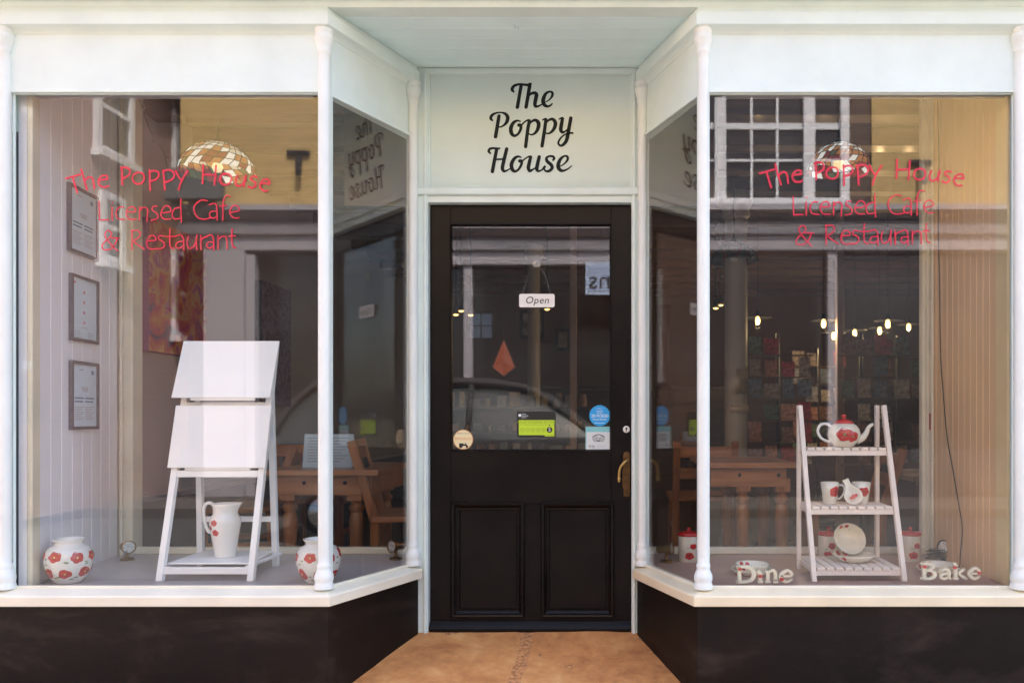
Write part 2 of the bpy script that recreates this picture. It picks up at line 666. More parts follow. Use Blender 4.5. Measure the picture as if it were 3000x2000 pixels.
M['olive'] = mat('olive_print', (0.16, 0.24, 0.02), 0.45, var=0)
M['rubber'] = mat('black_rubber', (0.012, 0.012, 0.012), 0.7, var=0)

# ------------------------------------------------------------------ plan of the shop front
FL = (-2.372, 0.0)
CL = (-1.125, 0.0)
RL = (-0.912, 0.522)
RRr = (0.155, 0.522)
CR = (0.3615, 0.0)
FR = (1.604, 0.0)
PATH_L = [(-2.75, 0.0), CL, RL]
PATH_R = [RRr, CR, (2.0, 0.0)]
ZGB, ZGT = 0.312, 2.256      # glass bottom and top
ZSOF = 2.572
ZFLOOR = 0.305               # display shelf
YB = 0.84                    # back of the display windows


def slope_z(Y):
    return -0.108 * (0.522 - Y) / 0.522


# ------------------------------------------------------------------ ground
ground = MB()
ground.add([(-300, -300, -0.34), (300, -300, -0.34), (300, 300, -0.34), (-300, 300, -0.34)], [(0, 1, 2, 3)])
g = ground.build('ground', mat('earth', (0.16, 0.13, 0.10), 0.95, var=0.1, scale=0.5))
tag(g, kind='structure')
road = MB()
road.box(-60, 60, -7.0, -2.3, -0.335, -0.29)
o = road.build('road', mat('grey_asphalt', (0.075, 0.070, 0.066), 0.9, var=0.15, scale=30, bump=0.4, bscale=120))
tag(o, kind='structure')
pave = MB()
pave.box(-60, 60, -2.3, -0.36, -0.335, -0.172)
o = pave.build('pavement', mat('warm_paving', (0.64, 0.52, 0.40), 0.85, var=0.12, scale=3, bump=0.3))
tag(o, kind='structure')

pv2 = MB()
pv2.box(-60, 60, -8.5, -7.0, -0.335, -0.172)
o = pv2.build('far_pavement', mat('dark_paving', (0.10, 0.085, 0.075), 0.85, var=0.12, scale=3, bump=0.3))
tag(o, kind='structure')

# recess floor: two worn flagstones with a gritty joint
rec = MB()
rec.add([(-1.45, -0.36, -0.1848), (0.70, -0.36, -0.1848), (0.45, 0.64, 0.0222), (-1.2, 0.64, 0.0222)], [(0, 1, 2, 3)])
rec.add([(-1.45, -0.36, -0.30), (0.70, -0.36, -0.30), (0.70, -0.36, -0.20), (-1.45, -0.36, -0.20)], [(0, 1, 2, 3)])
recess = rec.build('recess_floor', M['grout'])
tag(recess, kind='structure')


def flagstone(c00, c10, c11, c01, nx, ny, seed):
    """rough-topped slab given by four XY corners"""
    mb = MB()
    rnd = random.Random(seed)
    off = Vector((rnd.random() * 50, rnd.random() * 50, 0))
    ids = {}
    for j in range(ny + 1):
        for i in range(nx + 1):
            u, v = i / nx, j / ny
            x = (c00[0] * (1 - u) + c10[0] * u) * (1 - v) + (c01[0] * (1 - u) + c11[0] * u) * v
            y = (c00[1] * (1 - u) + c10[1] * u) * (1 - v) + (c01[1] * (1 - u) + c11[1] * u) * v
            p = Vector((x, y, 0))
            z = slope_z(y) + 0.005 * noise.noise(p * 3.5 + off) + 0.0022 * noise.noise(p * 14 + off)
            eu = min(u, 1 - u) * nx
            if eu < 1:
                z -= 0.006 * (1 - eu)
                x += 0.006 * noise.noise(Vector((y * 9, seed, 0)))
            ids[i, j] = len(mb.v)
            mb.v.append((x, y, z))
    for j in range(ny):
        for i in range(nx):
            mb.face([ids[i, j], ids[i + 1, j], ids[i + 1, j + 1], ids[i, j + 1]], 0, True)
    return mb.build('flagstone', M['sandstone'], recess)


flagstone((-1.44, -0.35), (-0.40, -0.35), (-0.397, 0.60), (-1.1, 0.60), 26, 30, 1)
flagstone((-0.372, -0.35), (0.70, -0.35), (0.40, 0.60), (-0.375, 0.60), 26, 30, 2)

# ------------------------------------------------------------------ cafe building
B = thing('cafe_building', 'white painted cafe shopfront with black door between two splayed display windows', 'building', (-0.38, 0.5, 0))

# stall risers (a smear-painted render)
for path in (PATH_L, PATH_R):
    mb = MB()
    mb.moulding(path, [(0.04, -0.32), (0.04, 0.268), (-0.05, 0.268), (-0.05, -0.32)])
    mb.build('stall_riser', M['riser'], B, bevel=0.004)
    mb = MB()
    mb.moulding(path, [(0.062, 0.252), (0.062, 0.289), (0.056, 0.294), (0.0, 0.3105), (-0.03, 0.3105), (-0.03, 0.27), (0.036, 0.27), (0.036, 0.252)])
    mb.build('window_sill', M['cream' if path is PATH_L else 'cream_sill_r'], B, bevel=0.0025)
    # cornice box over the windows, mitred back along the splays
    mb = MB()
    mb.moulding(path, [(0.046, 2.500), (0.046, 2.548), (0.036, 2.553), (0.034, 2.5715), (-0.04, 2.5715), (-0.04, 2.478), (0.008, 2.478), (0.014, 2.486), (0.026, 2.494)])
    mb.build('cornice_moulding', M['paint'], B, bevel=0.0015)
    mb = MB()
    mb.moulding(path, [(0.006, ZGT - 0.004), (0.006, 2.479), (-0.03, 2.479), (-0.03, ZGT - 0.004)])
    mb.build('frieze_panel', M['paint'], B, bevel=0.002)

# straight band and projecting cornice across the whole front
mb = MB()
mb.box(-3.4, 2.6, -0.030, 0.05, 2.5725, 2.60)
mb.build('fascia_band', M['paint'], B, bevel=0.003)
mb = MB()
mb.prism([(-3.4, -0.034, 2.601), (-3.4, -0.045, 2.612), (-3.4, -0.075, 2.622), (-3.4, -0.16, 2.632), (-3.4, -0.16, 2.70), (-3.4, -0.20, 2.74), (-3.4, -0.20, 2.80), (-3.4, 0.05, 2.80), (-3.4, 0.05, 2.601)], (6.0, 0, 0))
mb.build('projecting_cornice', M['paint_soffit'], B)

# recess soffit: boards
nb = 6
for i in range(nb):
    y0 = 0.052 + (0.60 - 0.052) * i / nb
    y1 = 0.052 + (0.60 - 0.052) * (i + 1) / nb
    MB().box(-1.20, 0.45, y0 + 0.0012, y1 - 0.0012, ZSOF + 0.001, ZSOF + 0.02).build('soffit_board', M['paint_soffit'], B, bevel=0.0015, seg=1)
hk = MB()
hx, hy = PX(1508, 0.12), 0.12
hk.tube([(hx, hy, ZSOF + 0.004), (hx, hy, ZSOF - 0.012), (hx + 0.006, hy, ZSOF - 0.02), (hx + 0.013, hy, ZSOF - 0.014), (hx + 0.012, hy, ZSOF - 0.006)], 0.0022, 6)
hk.build('ceiling_hook', M['paint_soffit'], B)


# turned colonnettes
def colonnette(x, y, sc=1.0):
    z0, z1 = 0.3105, 2.498
    r = 0.0225 * sc
    prof = [(0.0, z0), (r * 1.62, z0), (r * 1.66, z0 + 0.012), (r * 1.5, z0 + 0.022), (r * 1.45, z0 + 0.027), (r * 1.62, z0 + 0.036),
            (r * 1.6, z0 + 0.052), (r * 1.25, z0 + 0.07), (r * 1.12, z0 + 0.078), (r * 1.22, z0 + 0.086), (r * 1.2, z0 + 0.094), (r * 0.96, z0 + 0.102),
            (r, z0 + 0.13), (r, z1 - 0.125), (r * 0.96, z1 - 0.100), (r * 1.2, z1 - 0.092), (r * 1.2, z1 - 0.084), (r * 1.08, z1 - 0.078),
            (r * 1.35, z1 - 0.062), (r * 1.62, z1 - 0.042), (r * 1.66, z1 - 0.03), (r * 1.42, z1 - 0.022), (r * 1.5, z1 - 0.016), (r * 1.6, z1 - 0.008), (r * 1.6, z1), (0, z1)]
    mb_ = MB()
    mb_.lathe(prof, (x, y, 0), 28)
    return mb_.build('colonnette', M['column_paint'], B, sharp=50)


colonnette(FL[0] + 0.0, -0.006)
colonnette(CL[0], -0.002)
colonnette(CR[0], -0.002)
colonnette(FR[0] - 0.003, -0.006)
colonnette(RL[0] + 0.014, RL[1] - 0.022, 0.95)
colonnette(RRr[0] - 0.012, RRr[1] - 0.022, 0.95)

# posts behind the colonnettes, and slim glazing beads
for (x, y) in (FL, CL, CR, FR):
    x_ = x - 0.03 if x == FL[0] else x
    MB().box(x_ - 0.020, x_ + 0.020, 0.008, 0.045, 0.29, 2.50).build('corner_post', M['paint'], B, bevel=0.003)
for (x, sgn) in ((RL[0], 1), (RRr[0], -1)):
    MB().box(x - 0.018, x + 0.018, RL[1] - 0.012, RL[1] + 0.06, 0.29, 2.50).build('corner_post', M['paint'], B, bevel=0.003)


def bead(a, b, w=0.012, t=0.014, m='paint'):
    mb_ = MB()
    mb_.bar(a, b, w, t)
    return mb_.build('glazing_bead', M[m], B, bevel=0.003)


def pane(a, b, name='window_pane', gm='glass', z0=ZGB - 0.004, z1=ZGT + 0.004, parent=B):
    a, b = Vector((a[0], a[1], 0)), Vector((b[0], b[1], 0))
    d = (b - a).normalized()
    n = Vector((-d.y, d.x, 0)) * 0.005
    mb_ = MB()
    mb_.prism([a + Vector((0, 0, z0)), b + Vector((0, 0, z0)), b + Vector((0, 0, z1)), a + Vector((0, 0, z1))], n)
    return mb_.build(name, M[gm], parent)


pane_l = pane((FL[0] + 0.018, 0.018), (CL[0] - 0.018, 0.018))
pane_r = pane((CR[0] + 0.018, 0.018), (FR[0] - 0.018, 0.018))
sl_a, sl_b = Vector((CL[0] + 0.008, 0.02, 0)), Vector((RL[0] + 0.006, RL[1] - 0.02, 0))
sr_a, sr_b = Vector((RRr[0] - 0.006, RRr[1] - 0.02, 0)), Vector((CR[0] - 0.008, 0.02, 0))
pane(sl_a, sl_b, gm='glass_side')
pane(sr_a, sr_b, gm='glass_side')
for (a, b) in (((FL[0], 0.012), (CL[0], 0.012)), ((CR[0], 0.012), (FR[0], 0.012))):
    bead((a[0], 0.012, ZGB), (b[0], 0.012, ZGB), m='cream')
    bead((a[0], 0.012, ZGT), (b[0], 0.012, ZGT))
    for x, s in ((a[0] + 0.022, 1), (b[0] - 0.022, -1)):
        bead((x, 0.013, ZGB), (x, 0.013, ZGT), 0.010, 0.010)
for (a, b) in ((sl_a, sl_b), (sr_a, sr_b)):
    for z in (ZGB, ZGT):
        bead((a.x, a.y, z), (b.x, b.y, z), 0.014, 0.012, 'cream' if z == ZGB else 'paint')
for p in (sl_b, sr_a):
    bead((p.x, p.y - 0.008, ZGB), (p.x, p.y - 0.008, ZGT), 0.012, 0.012, 'cream')

# ------------------------------------------------------------------ vinyl lettering on the windows
f5 = lambda pts, ox, oy, k, w: [(ox + x / k, oy + y / k, w) for x, y in pts]
W1 = 5.9
W2 = 4.1
A5 = lambda *p: f5(p, 2220, 450, 7.35, W1)
A6 = lambda *p: f5(p, 2530, 450, 7.35, W1)
A7 = lambda *p: f5(p, 2300, 560, 5.113, W2)
RED = [
    A5((45, 425), (200, 385), (355, 340)), A5((190, 390), (235, 560), (290, 730)),
    A5((375, 230), (420, 400), (500, 670)), A5((450, 480), (520, 405), (600, 410), (640, 500), (655, 640)),
    A5((770, 465), (860, 450), (935, 440), (920, 375), (850, 360), (770, 420), (745, 510), (790, 590), (880, 615), (960, 585)),
    A5((1245, 190), (1255, 380), (1260, 560)), A5((1225, 205), (1310, 185), (1400, 220), (1425, 290), (1380, 370), (1265, 430)),
    A5((1610, 295), (1520, 330), (1475, 430), (1530, 520), (1620, 545), (1700, 500), (1730, 410), (1700, 320), (1610, 295)),
    A5((1845, 250), (1855, 450), (1860, 680)), A5((1850, 290), (1940, 260), (2030, 290), (2040, 380), (1980, 450), (1860, 490)),
    A5((2140, 250), (2160, 450), (2175, 670)), A5((2130, 290), (2200, 250), (2300, 250), (2370, 310), (2370, 400), (2310, 460), (2180, 510)),
    A6((130, 260), (190, 380), (240, 450)), A6((390, 260), (300, 400), (240, 520), (195, 670)),
    A6((720, 130), (715, 330), (710, 530)), A6((1000, 150), (985, 350), (965, 560)), A6((715, 345), (985, 345)),
    A6((1210, 320), (1120, 360), (1085, 450), (1120, 540), (1200, 565), (1290, 530), (1330, 440), (1300, 350), (1210, 320)),
    A6((1460, 370), (1425, 470), (1430, 560), (1500, 590), (1580, 540), (1630, 440), (1640, 360)), A6((1630, 380), (1610, 500), (1605, 600)),
    A6((1880, 395), (1800, 380), (1745, 430), (1790, 480), (1850, 520), (1840, 590), (1770, 630), (1695, 600)),
    A6((1960, 540), (2050, 530), (2145, 545), (2140, 470), (2080, 445), (1990, 480), (1945, 570), (1970, 650), (2040, 695), (2110, 685)),
    A7((120, 75), (125, 220), (130, 355)), A7((130, 358), (265, 350)),
    A7((315, 160), (316, 260), (318, 360)), A7((319, 92), (321, 96)),
    A7((490, 165), (420, 165), (375, 240), (400, 330), (505, 350)),
    A7((540, 235), (665, 230), (640, 165), (570, 170), (525, 250), (570, 340), (675, 345)),
    A7((730, 160), (727, 250), (725, 355)), A7((725, 220), (790, 165), (850, 200), (845, 280), (840, 375)),
    A7((985, 150), (930, 155), (920, 210), (990, 260), (995, 330), (905, 360)),
    A7((1050, 250), (1190, 230), (1170, 155), (1100, 155), (1045, 260), (1090, 340), (1190, 340)),
    A7((1345, 40), (1345, 200), (1355, 390)), A7((1330, 170), (1250, 190), (1215, 270), (1250, 340), (1340, 330)),
    A7((1740, 70), (1650, 60), (1560, 130), (1545, 220), (1600, 320), (1700, 345), (1800, 320)),
    A7((1770, 130), (1860, 110), (1885, 180), (1890, 360)), A7((1880, 230), (1800, 230), (1775, 290), (1830, 330), (1885, 300)),
    A7((2090, 5), (2020, -5), (1980, 80), (1975, 200), (1975, 360)), A7((1930, 150), (2030, 140)),
    A7((2090, 245), (2215, 215), (2190, 145), (2120, 150), (2080, 240), (2130, 320), (2220, 325)),
    A7((395, 820), (310, 730), (220, 620), (215, 550), (265, 515), (310, 560), (270, 630), (190, 700), (165, 770), (220, 805), (310, 780), (370, 700), (390, 635)),
    A7((305, 625), (425, 630)),
    A7((615, 510), (615, 650), (615, 800)), A7((600, 525), (690, 510), (740, 560), (700, 630), (640, 670), (720, 740), (800, 790)),
    A7((840, 670), (965, 660), (950, 600), (890, 595), (840, 670), (850, 760), (920, 795), (1000, 780)),
    A7((1095, 600), (1030, 590), (1015, 640), (1090, 690), (1095, 760), (1010, 795)),
    A7((1185, 490), (1180, 650), (1190, 760), (1245, 790)), A7((1125, 605), (1250, 605)),
    A7((1270, 600), (1340, 580), (1385, 640), (1390, 810)), A7((1385, 680), (1300, 690), (1270, 750), (1320, 780), (1385, 740)),
    A7((1460, 600), (1440, 700), (1470, 780), (1540, 750), (1580, 650), (1585, 580)), A7((1585, 590), (1578, 700), (1588, 800)),
    A7((1645, 590), (1648, 700), (1650, 800)), A7((1650, 660), (1690, 620), (1735, 610)),
    A7((1740, 600), (1800, 580), (1835, 640), (1840, 810)), A7((1835, 690), (1760, 690), (1735, 740), (1780, 780), (1835, 740)),
    A7((1905, 590), (1905, 700), (1905, 790)), A7((1905, 650), (1970, 600), (2030, 630), (2040, 790)),
    A7((2115, 490), (2110, 650), (2125, 750), (2170, 775)), A7((2065, 600), (2160, 595)),
]
for (dx, dy, pn) in ((0, 0, pane_r), (-2033, 15, pane_l)):
    mb = MB()
    strokes_to(mb, RED, lambda x, y: P(x + dx, y + dy, 0.0172), (0, -1, 0), n=5, step=0.00003)
    mb.build('red_lettering', M['red_vinyl'], pn)

# ------------------------------------------------------------------ door surround and sign panel
YD = 0.545
dx0, dx1 = PX(1257, YD), PX(1850, YD)
zdt = PZ(597, YD)
lx, rx = RL[0] - 0.01, RRr[0] + 0.012
for x0, x1 in ((lx, dx0), (dx1, rx)):
    MB().box(x0, x1, 0.520, 0.62, -0.02, ZSOF).build('door_jamb', M['paint'], B, bevel=0.003)
    xm = (x0 + x1) / 2
    inner = x1 if x0 == lx else x0
    s = -1 if x0 == lx else 1
    MB().box(min(inner + s * 0.004, inner + s * 0.018), max(inner + s * 0.004, inner + s * 0.018), 0.511, 0.521, -0.02, ZSOF - 0.03).build('door_architrave', M['paint'], B, bevel=0.004)
zt0, zt1 = zdt, PZ(555, YD)
MB().box(dx0 - 0.001, dx1 + 0.001, 0.5225, 0.62, zt0, zt1).build('door_transom', M['paint'], B, bevel=0.003)
mb = MB()
mb.prism([(lx + 0.02, 0.522, zt0 + 0.028), (lx + 0.02, 0.505, zt0 + 0.034), (lx + 0.02, 0.503, zt1 - 0.006), (lx + 0.02, 0.515, zt1 + 0.002), (lx + 0.02, 0.5222, zt1 + 0.002)], (rx - lx - 0.04, 0, 0))
mb.build('transom_moulding', M['paint'], B, bevel=0.002)
sx0, sx1 = dx0 - 0.002, dx1 + 0.002
zs1 = PZ(222, YD)
signp = MB().box(sx0, sx1, YD, 0.61, zt1, ZSOF).build('sign_panel', M['paint_sign'], B)
tag(signp, 'sage painted panel over the door with black script lettering')
MB().box(sx0 - 0.012, sx1 + 0.012, 0.518, YD + 0.01, zs1, ZSOF - 0.001).build('sign_frame_top', M['paint'], B, bevel=0.004)
mb = MB()
mb.prism([(lx, 0.5175, zs1 + 0.03), (lx, 0.500, zs1 + 0.036), (lx, 0.498, ZSOF - 0.001), (lx, 0.5175, ZSOF - 0.001)], (rx - lx, 0, 0))
mb.build('soffit_moulding', M['paint'], B, bevel=0.002)
for x0, x1 in ((sx0, sx0 + 0.010), (sx1 - 0.010, sx1)):
    MB().box(x0, x1, YD - 0.012, YD + 0.004, zt1 + 0.001, zs1 - 0.001).build('sign_bead', M['paint'], B, bevel=0.003)

SA = lambda *p: [(1420 + x / 8.254, 230 + y / 8.254, w / 8.254) for x, y, w in p]
SB = lambda *p: [(1420 + x / 8.4, 410 + y / 8.4, w / 8.4) for x, y, w in p]
SIGN = [
    SA((700, 325, 45), (665, 280, 78), (682, 215, 75), (740, 168, 65), (850, 145, 58), (960, 155, 60), (1060, 160, 65), (1120, 125, 40)),
    SA((882, 165, 82), (835, 440, 84), (790, 700, 86)),
    SA((1092, 150, 90), (1045, 440, 88), (1000, 695, 86)),
    SA((1060, 440, 30), (1115, 378, 60), (1200, 352, 80), (1250, 390, 95), (1240, 470, 95), (1215, 610, 90), (1232, 676, 75), (1300, 672, 50), (1385, 630, 35)),
    SA((1465, 575, 25), (1560, 520, 35), (1630, 430, 60), (1635, 350, 60), (1570, 322, 50), (1480, 370, 70), (1425, 480, 95), (1415, 580, 95), (1460, 655, 85), (1530, 678, 60), (1600, 650, 45), (1630, 615, 35)),
    SA((190, 1020, 40), (147, 970, 72), (180, 890, 70), (280, 838, 45), (400, 828, 40), (500, 860, 70), (555, 940, 90), (540, 1040, 85), (480, 1120, 60), (400, 1170, 40), (345, 1178, 35)),
    SA((346, 910, 84), (305, 1160, 88), (262, 1410, 90)),
    SA((860, 1040, 35), (780, 1025, 55), (690, 1080, 80), (635, 1200, 95), (650, 1330, 90), (720, 1388, 70), (810, 1340, 60), (870, 1230, 70), (872, 1140, 75), (830, 1132, 90)),
    SA((890, 1130, 45), (960, 1060, 40), (1040, 1012, 45), (1085, 1015, 55)),
    SA((1080, 1030, 80), (1040, 1250, 85), (990, 1650, 85)),
    SA((1085, 1110, 30), (1140, 1042, 55), (1230, 1012, 75), (1300, 1080, 95), (1295, 1190, 90), (1240, 1300, 70), (1150, 1362, 45), (1070, 1345, 35)),
    SA((1400, 1010, 30), (1450, 985, 50), (1490, 988, 55)),
    SA((1480, 1005, 80), (1440, 1300, 85), (1387, 1635, 85)),
    SA((1490, 1080, 30), (1550, 1012, 55), (1640, 988, 75), (1705, 1060, 90), (1700, 1160, 90), (1640, 1270, 70), (1550, 1332, 45), (1470, 1325, 35)),
    SA((1800, 990, 30), (1850, 962, 45), (1880, 962, 60)),
    SA((1882, 975, 78), (1850, 1150, 90), (1842, 1250, 90), (1880, 1305, 70), (1940, 1285, 45), (2010, 1230, 35)),
    SA((2083, 960, 85), (2030, 1250, 90), (1985, 1480, 90), (1916, 1588, 75), (1837, 1628, 55), (1780, 1560, 50), (1850, 1430, 42), (1960, 1350, 40), (2080, 1322, 45), (2125, 1325, 50)),
    SB((145, 335, 40), (102, 290, 65), (125, 228, 65), (210, 208, 55), (310, 218, 55), (370, 210, 40)),
    SB((296, 225, 84), (240, 510, 88), (190, 780, 90)),
    SB((290, 482, 40), (440, 476, 45)),
    SB((542, 225, 85), (470, 520, 90), (437, 690, 90), (470, 768, 70), (540, 758, 45), (620, 715, 35)),
    SB((895, 432, 35), (820, 412, 55), (730, 462, 80), (660, 600, 95), (680, 725, 90), (750, 776, 65), (840, 720, 60), (905, 600, 70), (905, 522, 70), (862, 522, 85)),
    SB((930, 520, 40), (1010, 455, 38), (1095, 410, 45), (1130, 415, 60)),
    SB((1130, 425, 80), (1090, 600, 90), (1076, 690, 90), (1110, 764, 75), (1190, 728, 45), (1250, 690, 35)),
    SB((1342, 420, 85), (1300, 600, 90), (1284, 715, 90), (1320, 770, 60), (1400, 745, 40), (1450, 700, 60), (1480, 660, 60)),
    SB((1470, 720, 40), (1500, 768, 50), (1590, 766, 70), (1660, 690, 80), (1630, 610, 85), (1540, 530, 80), (1522, 450, 65), (1590, 405, 50), (1680, 412, 60), (1708, 460, 65), (1682, 500, 50)),
    SB((1860, 650, 28), (1960, 590, 40), (2040, 490, 60), (2030, 412, 60), (1960, 402, 50), (1870, 470, 75), (1815, 590, 95), (1815, 685, 95), (1880, 756, 80), (1970, 753, 50), (2070, 700, 35), (2140, 640, 25)),
]
mb = MB()
strokes_to(mb, SIGN, lambda x, y: P(x, y, YD - 0.001), (0, -1, 0), n=9, step=0.00004)
mb.build('sign_lettering', M['letter'], signp)

# ------------------------------------------------------------------ the door
YF = 0.560                      # door face
DQ = lambda x: PX(x, YF)
DZ = lambda y: PZ(y, YF)
door = MB()
d0, d1, zb, zt = dx0 + 0.003, dx1 - 0.003, 0.008, zdt - 0.003
gx0, gx1, gz0, gz1 = DQ(1320), DQ(1790), DZ(1320), DZ(658)
pz0, pz1 = DZ(1800), DZ(1477)
px = [(DQ(1330), DQ(1530)), (DQ(1592), DQ(1792))]
yb = YF + 0.045


def cellbox(x0, x1, z0, z1):
    door.box(x0, x1, YF, yb, z0, z1)


# stiles and rails (butted)
cellbox(d0, gx0, zb, zt)
cellbox(gx1, d1, zb, zt)
cellbox(gx0, gx1, gz1, zt)
cellbox(gx0, gx1, pz1, gz0)
cellbox(gx0, gx1, zb, pz0)
cellbox(gx0, px[0][0], pz0, pz1)
cellbox(px[0][1], px[1][0], pz0, pz1)
cellbox(px[1][1], gx1, pz0, pz1)
DO = door.build('door', M['black'], B, bevel=0.0015, seg=1)
tag(DO, 'black panelled door with a tall glass pane')


def ring(x0, x1, z0, z1, prof, name, m='black'):
    """picture-frame moulding; prof: [(inset, y)]"""
    mb_ = MB()
    k = len(prof)
    for (ins, y) in prof:
        for (x, z) in ((x0 + ins, z0 + ins), (x1 - ins, z0 + ins), (x1 - ins, z1 - ins), (x0 + ins, z1 - ins)):
            mb_.v.append((x, y, z))
    for i in range(k - 1):
        for j in range(4):
            a, b = i * 4 + j, i * 4 + (j + 1) % 4
            mb_.face([a, b, b + 4, a + 4])
    return mb_.build(name, M[m], DO)


for (x0, x1) in px:
    ring(x0 - 0.012, x1 + 0.012, pz0 - 0.012, pz1 + 0.012,
         [(0, YF), (0.0, YF - 0.010), (0.006, YF - 0.016), (0.015, YF - 0.013), (0.020, YF - 0.004), (0.030, YF + 0.004), (0.036, YF + 0.003), (0.041, YF + 0.014)], 'panel_moulding')
    MB().box(x0 + 0.01, x1 - 0.01, YF + 0.012, YF + 0.03, pz0 + 0.01, pz1 - 0.01).build('door_panel', M['black'], DO)
ring(gx0 - 0.006, gx1 + 0.006, gz0 - 0.006, gz1 + 0.006, [(0, YF + 0.0005), (0.0, YF - 0.005), (0.005, YF - 0.006), (0.010, YF + 0.002), (0.013, YF + 0.013)], 'glazing_moulding')
mb = MB().box(gx0 - 0.002, gx1 + 0.002, YF + 0.012, YF + 0.017, gz0 - 0.002, gz1 + 0.002)
mb.build('door_pane', M['glass_door'], DO)
mb = MB()
wz0, wz1 = DZ(1848), DZ(1816)
mb.prism([(d0, YF + 0.002, wz0), (d0, YF - 0.034, wz0), (d0, YF - 0.034, wz0 + 0.020), (d0, YF - 0.022, wz0 + 0.034), (d0, YF - 0.006, wz1), (d0, YF + 0.002, wz1)], (d1 - d0, 0, 0))
mb.build('weather_bar', M['black'], DO, bevel=0.002)
# threshold
MB().box(dx0, dx1, 0.53, 0.66, -0.03, 0.004).build('threshold', M['sandstone'], B, bevel=0.004)

# brass handle on its plate
hx = DQ(1836)
hz0, hz1 = DZ(1455), DZ(1322)
mb = MB()
pts = []
for k in range(9):
    a = math.pi * k / 8
    pts.append((hx + 0.016 * math.cos(a), hz1 - 0.016 + 0.016 * math.sin(a)))
pts += [(hx - 0.016, hz1 - 0.07), (hx - 0.020, hz1 - 0.10), (hx - 0.020, hz0 + 0.05), (hx - 0.014, hz0 + 0.036), (hx - 0.014, hz0 + 0.004), (hx, hz0), (hx + 0.014, hz0 + 0.004), (hx + 0.016, hz0 + 0.036)]
mb.prism([(x, YF - 0.0005, z) for x, z in pts], (0, -0.006, 0))
hp = mb.build('handle_plate', M['brass_dark'], DO, bevel=0.002)
mb = MB()
hy = YF - 0.03
path = catmull([(hx, YF - 0.004, hz1 - 0.034), (hx, hy, hz1 - 0.038), (hx - 0.014, hy - 0.008, hz1 - 0.05), (hx - 0.030, hy - 0.01, hz1 - 0.072), (hx - 0.036, hy - 0.01, hz1 - 0.105), (hx - 0.036, hy - 0.01, hz1 - 0.135)], 6)
mb.tube(path, [0.006 if i < 20 else 0.0065 for i in range(len(path))], 10)
mb.lathe([(0, 0), (0.006, 0.001), (0.0075, 0.006), (0.006, 0.012), (0.009, 0.016), (0.009, 0.020), (0.006, 0.024), (0, 0.026)], (hx - 0.036, hy - 0.01, hz1 - 0.140), 14)
mb.build('lever_handle', M['brass_bright'], DO)
kx, kz = DQ(1835), DZ(1257)
mb = MB()
rot = Matrix.Rotation(R(90), 3, 'X')
mb.lathe([(0, 0), (0.016, 0), (0.016, 0.003), (0.013, 0.005), (0, 0.005)], (kx, YF, kz), 24, axis=rot)
es = mb.build('lock_escutcheon', M['off'], DO)
mb = MB()
mb.add([(kx + 0.005 * math.cos(t), YF - 0.0056, kz + 0.004 + 0.005 * math.sin(t)) for t in [2 * math.pi * i / 12 for i in range(12)]], [list(range(12))])
mb.box(kx - 0.002, kx + 0.002, YF - 0.0062, YF - 0.0050, kz - 0.009, kz + 0.002)
mb.build('keyhole', M['sblack'], es)

# ------------------------------------------------------------------ things stuck on or hung in the door glass
YS = YF + 0.0112
SQ = lambda x, y, e=0.0: P(x, y, YS - e)


def disc(mb_, cx, cy, r, e, m, n=40):
    mb_.add([SQ(cx + r * math.cos(2 * math.pi * i / n), cy + r * math.sin(2 * math.pi * i / n), e) for i in range(n)], [list(range(n))], m)


def rect(mb_, x0, y0, x1, y1, e, m):
    mb_.add([SQ(x0, y0, e), SQ(x1, y0, e), SQ(x1, y1, e), SQ(x0, y1, e)], [(0, 1, 2, 3)], m)


def label_txt(mb_, s, px_h, cx, cy, e, m, **kw):
    k = (CAMD + YS) / F
    put_text(mb_, s, px_h * k, SQ(cx, cy, e), (1, 0, 0), (0, 0, 1), m, **kw)


def sticker_base(mb_, outline, m=0):
    mb_.prism([SQ(x, y, 0.0) for x, y in outline], (0, -0.0006, 0), m)


def circ(cx, cy, r, n=40):
    return [(cx + r * math.cos(2 * math.pi * i / n), cy + r * math.sin(2 * math.pi * i / n)) for i in range(n)]


# hygiene rating
t = thing('rating_sticker', 'black and lime green food hygiene rating sticker low on the door glass', 'sticker', SQ(1571, 1280))
mb = MB()
sticker_base(mb, [(1514, 1205), (1628, 1205), (1628, 1281), (1514, 1281)])
mb.build('backing', M['sblack'], t)
mb = MB()
rect(mb, 1520, 1230, 1624, 1274, 0.0009, 0)
rect(mb, 1596, 1274.2, 1624, 1278, 0.0009, 0)
mb.build('green_field', M['lime'], t)
mb = MB()
label_txt(mb, 'FOOD HYGIENE RATING', 10.5, 1572, 1236.5, 0.0012, 0)
rect(mb, 1520, 1243.2, 1624, 1244, 0.0012, 0)
label_txt(mb, 'VERY GOOD', 4.5, 1610, 1275.5, 0.0012, 0)
mb.build('lettering', M['olive'], t)
mb = MB()
for i, ch in enumerate('01234'):
    x = 1531 + i * 15.2
    for k in range(24):
        a0, a1 = 2 * math.pi * k / 24, 2 * math.pi * (k + 1) / 24
        mb.add([SQ(x + r_ * math.cos(a), 1259 + r_ * math.sin(a), 0.0012) for r_, a in ((5.8, a0), (5.8, a1), (4.9, a1), (4.9, a0))], [(0, 1, 2, 3)])
    label_txt(mb, ch, 8, x, 1259, 0.0013, 0)
tag(mb.build('scale_marks', M['olive'], t), kind='stuff')
mb = MB()
disc(mb, 1610, 1258.5, 8.5, 0.0014, 0)
disc(mb, 1610, 1245, 2, 0.0014, 0)
mb.build('rating_disc', M['sblack'], t)
mb = MB()
label_txt(mb, '5', 15, 1610, 1258.5, 0.0018, 0)
disc(mb, 1523, 1216, 4.4, 0.0012, 0)
label_txt(mb, 'food', 6, 1535, 1212.5, 0.0012, 0)
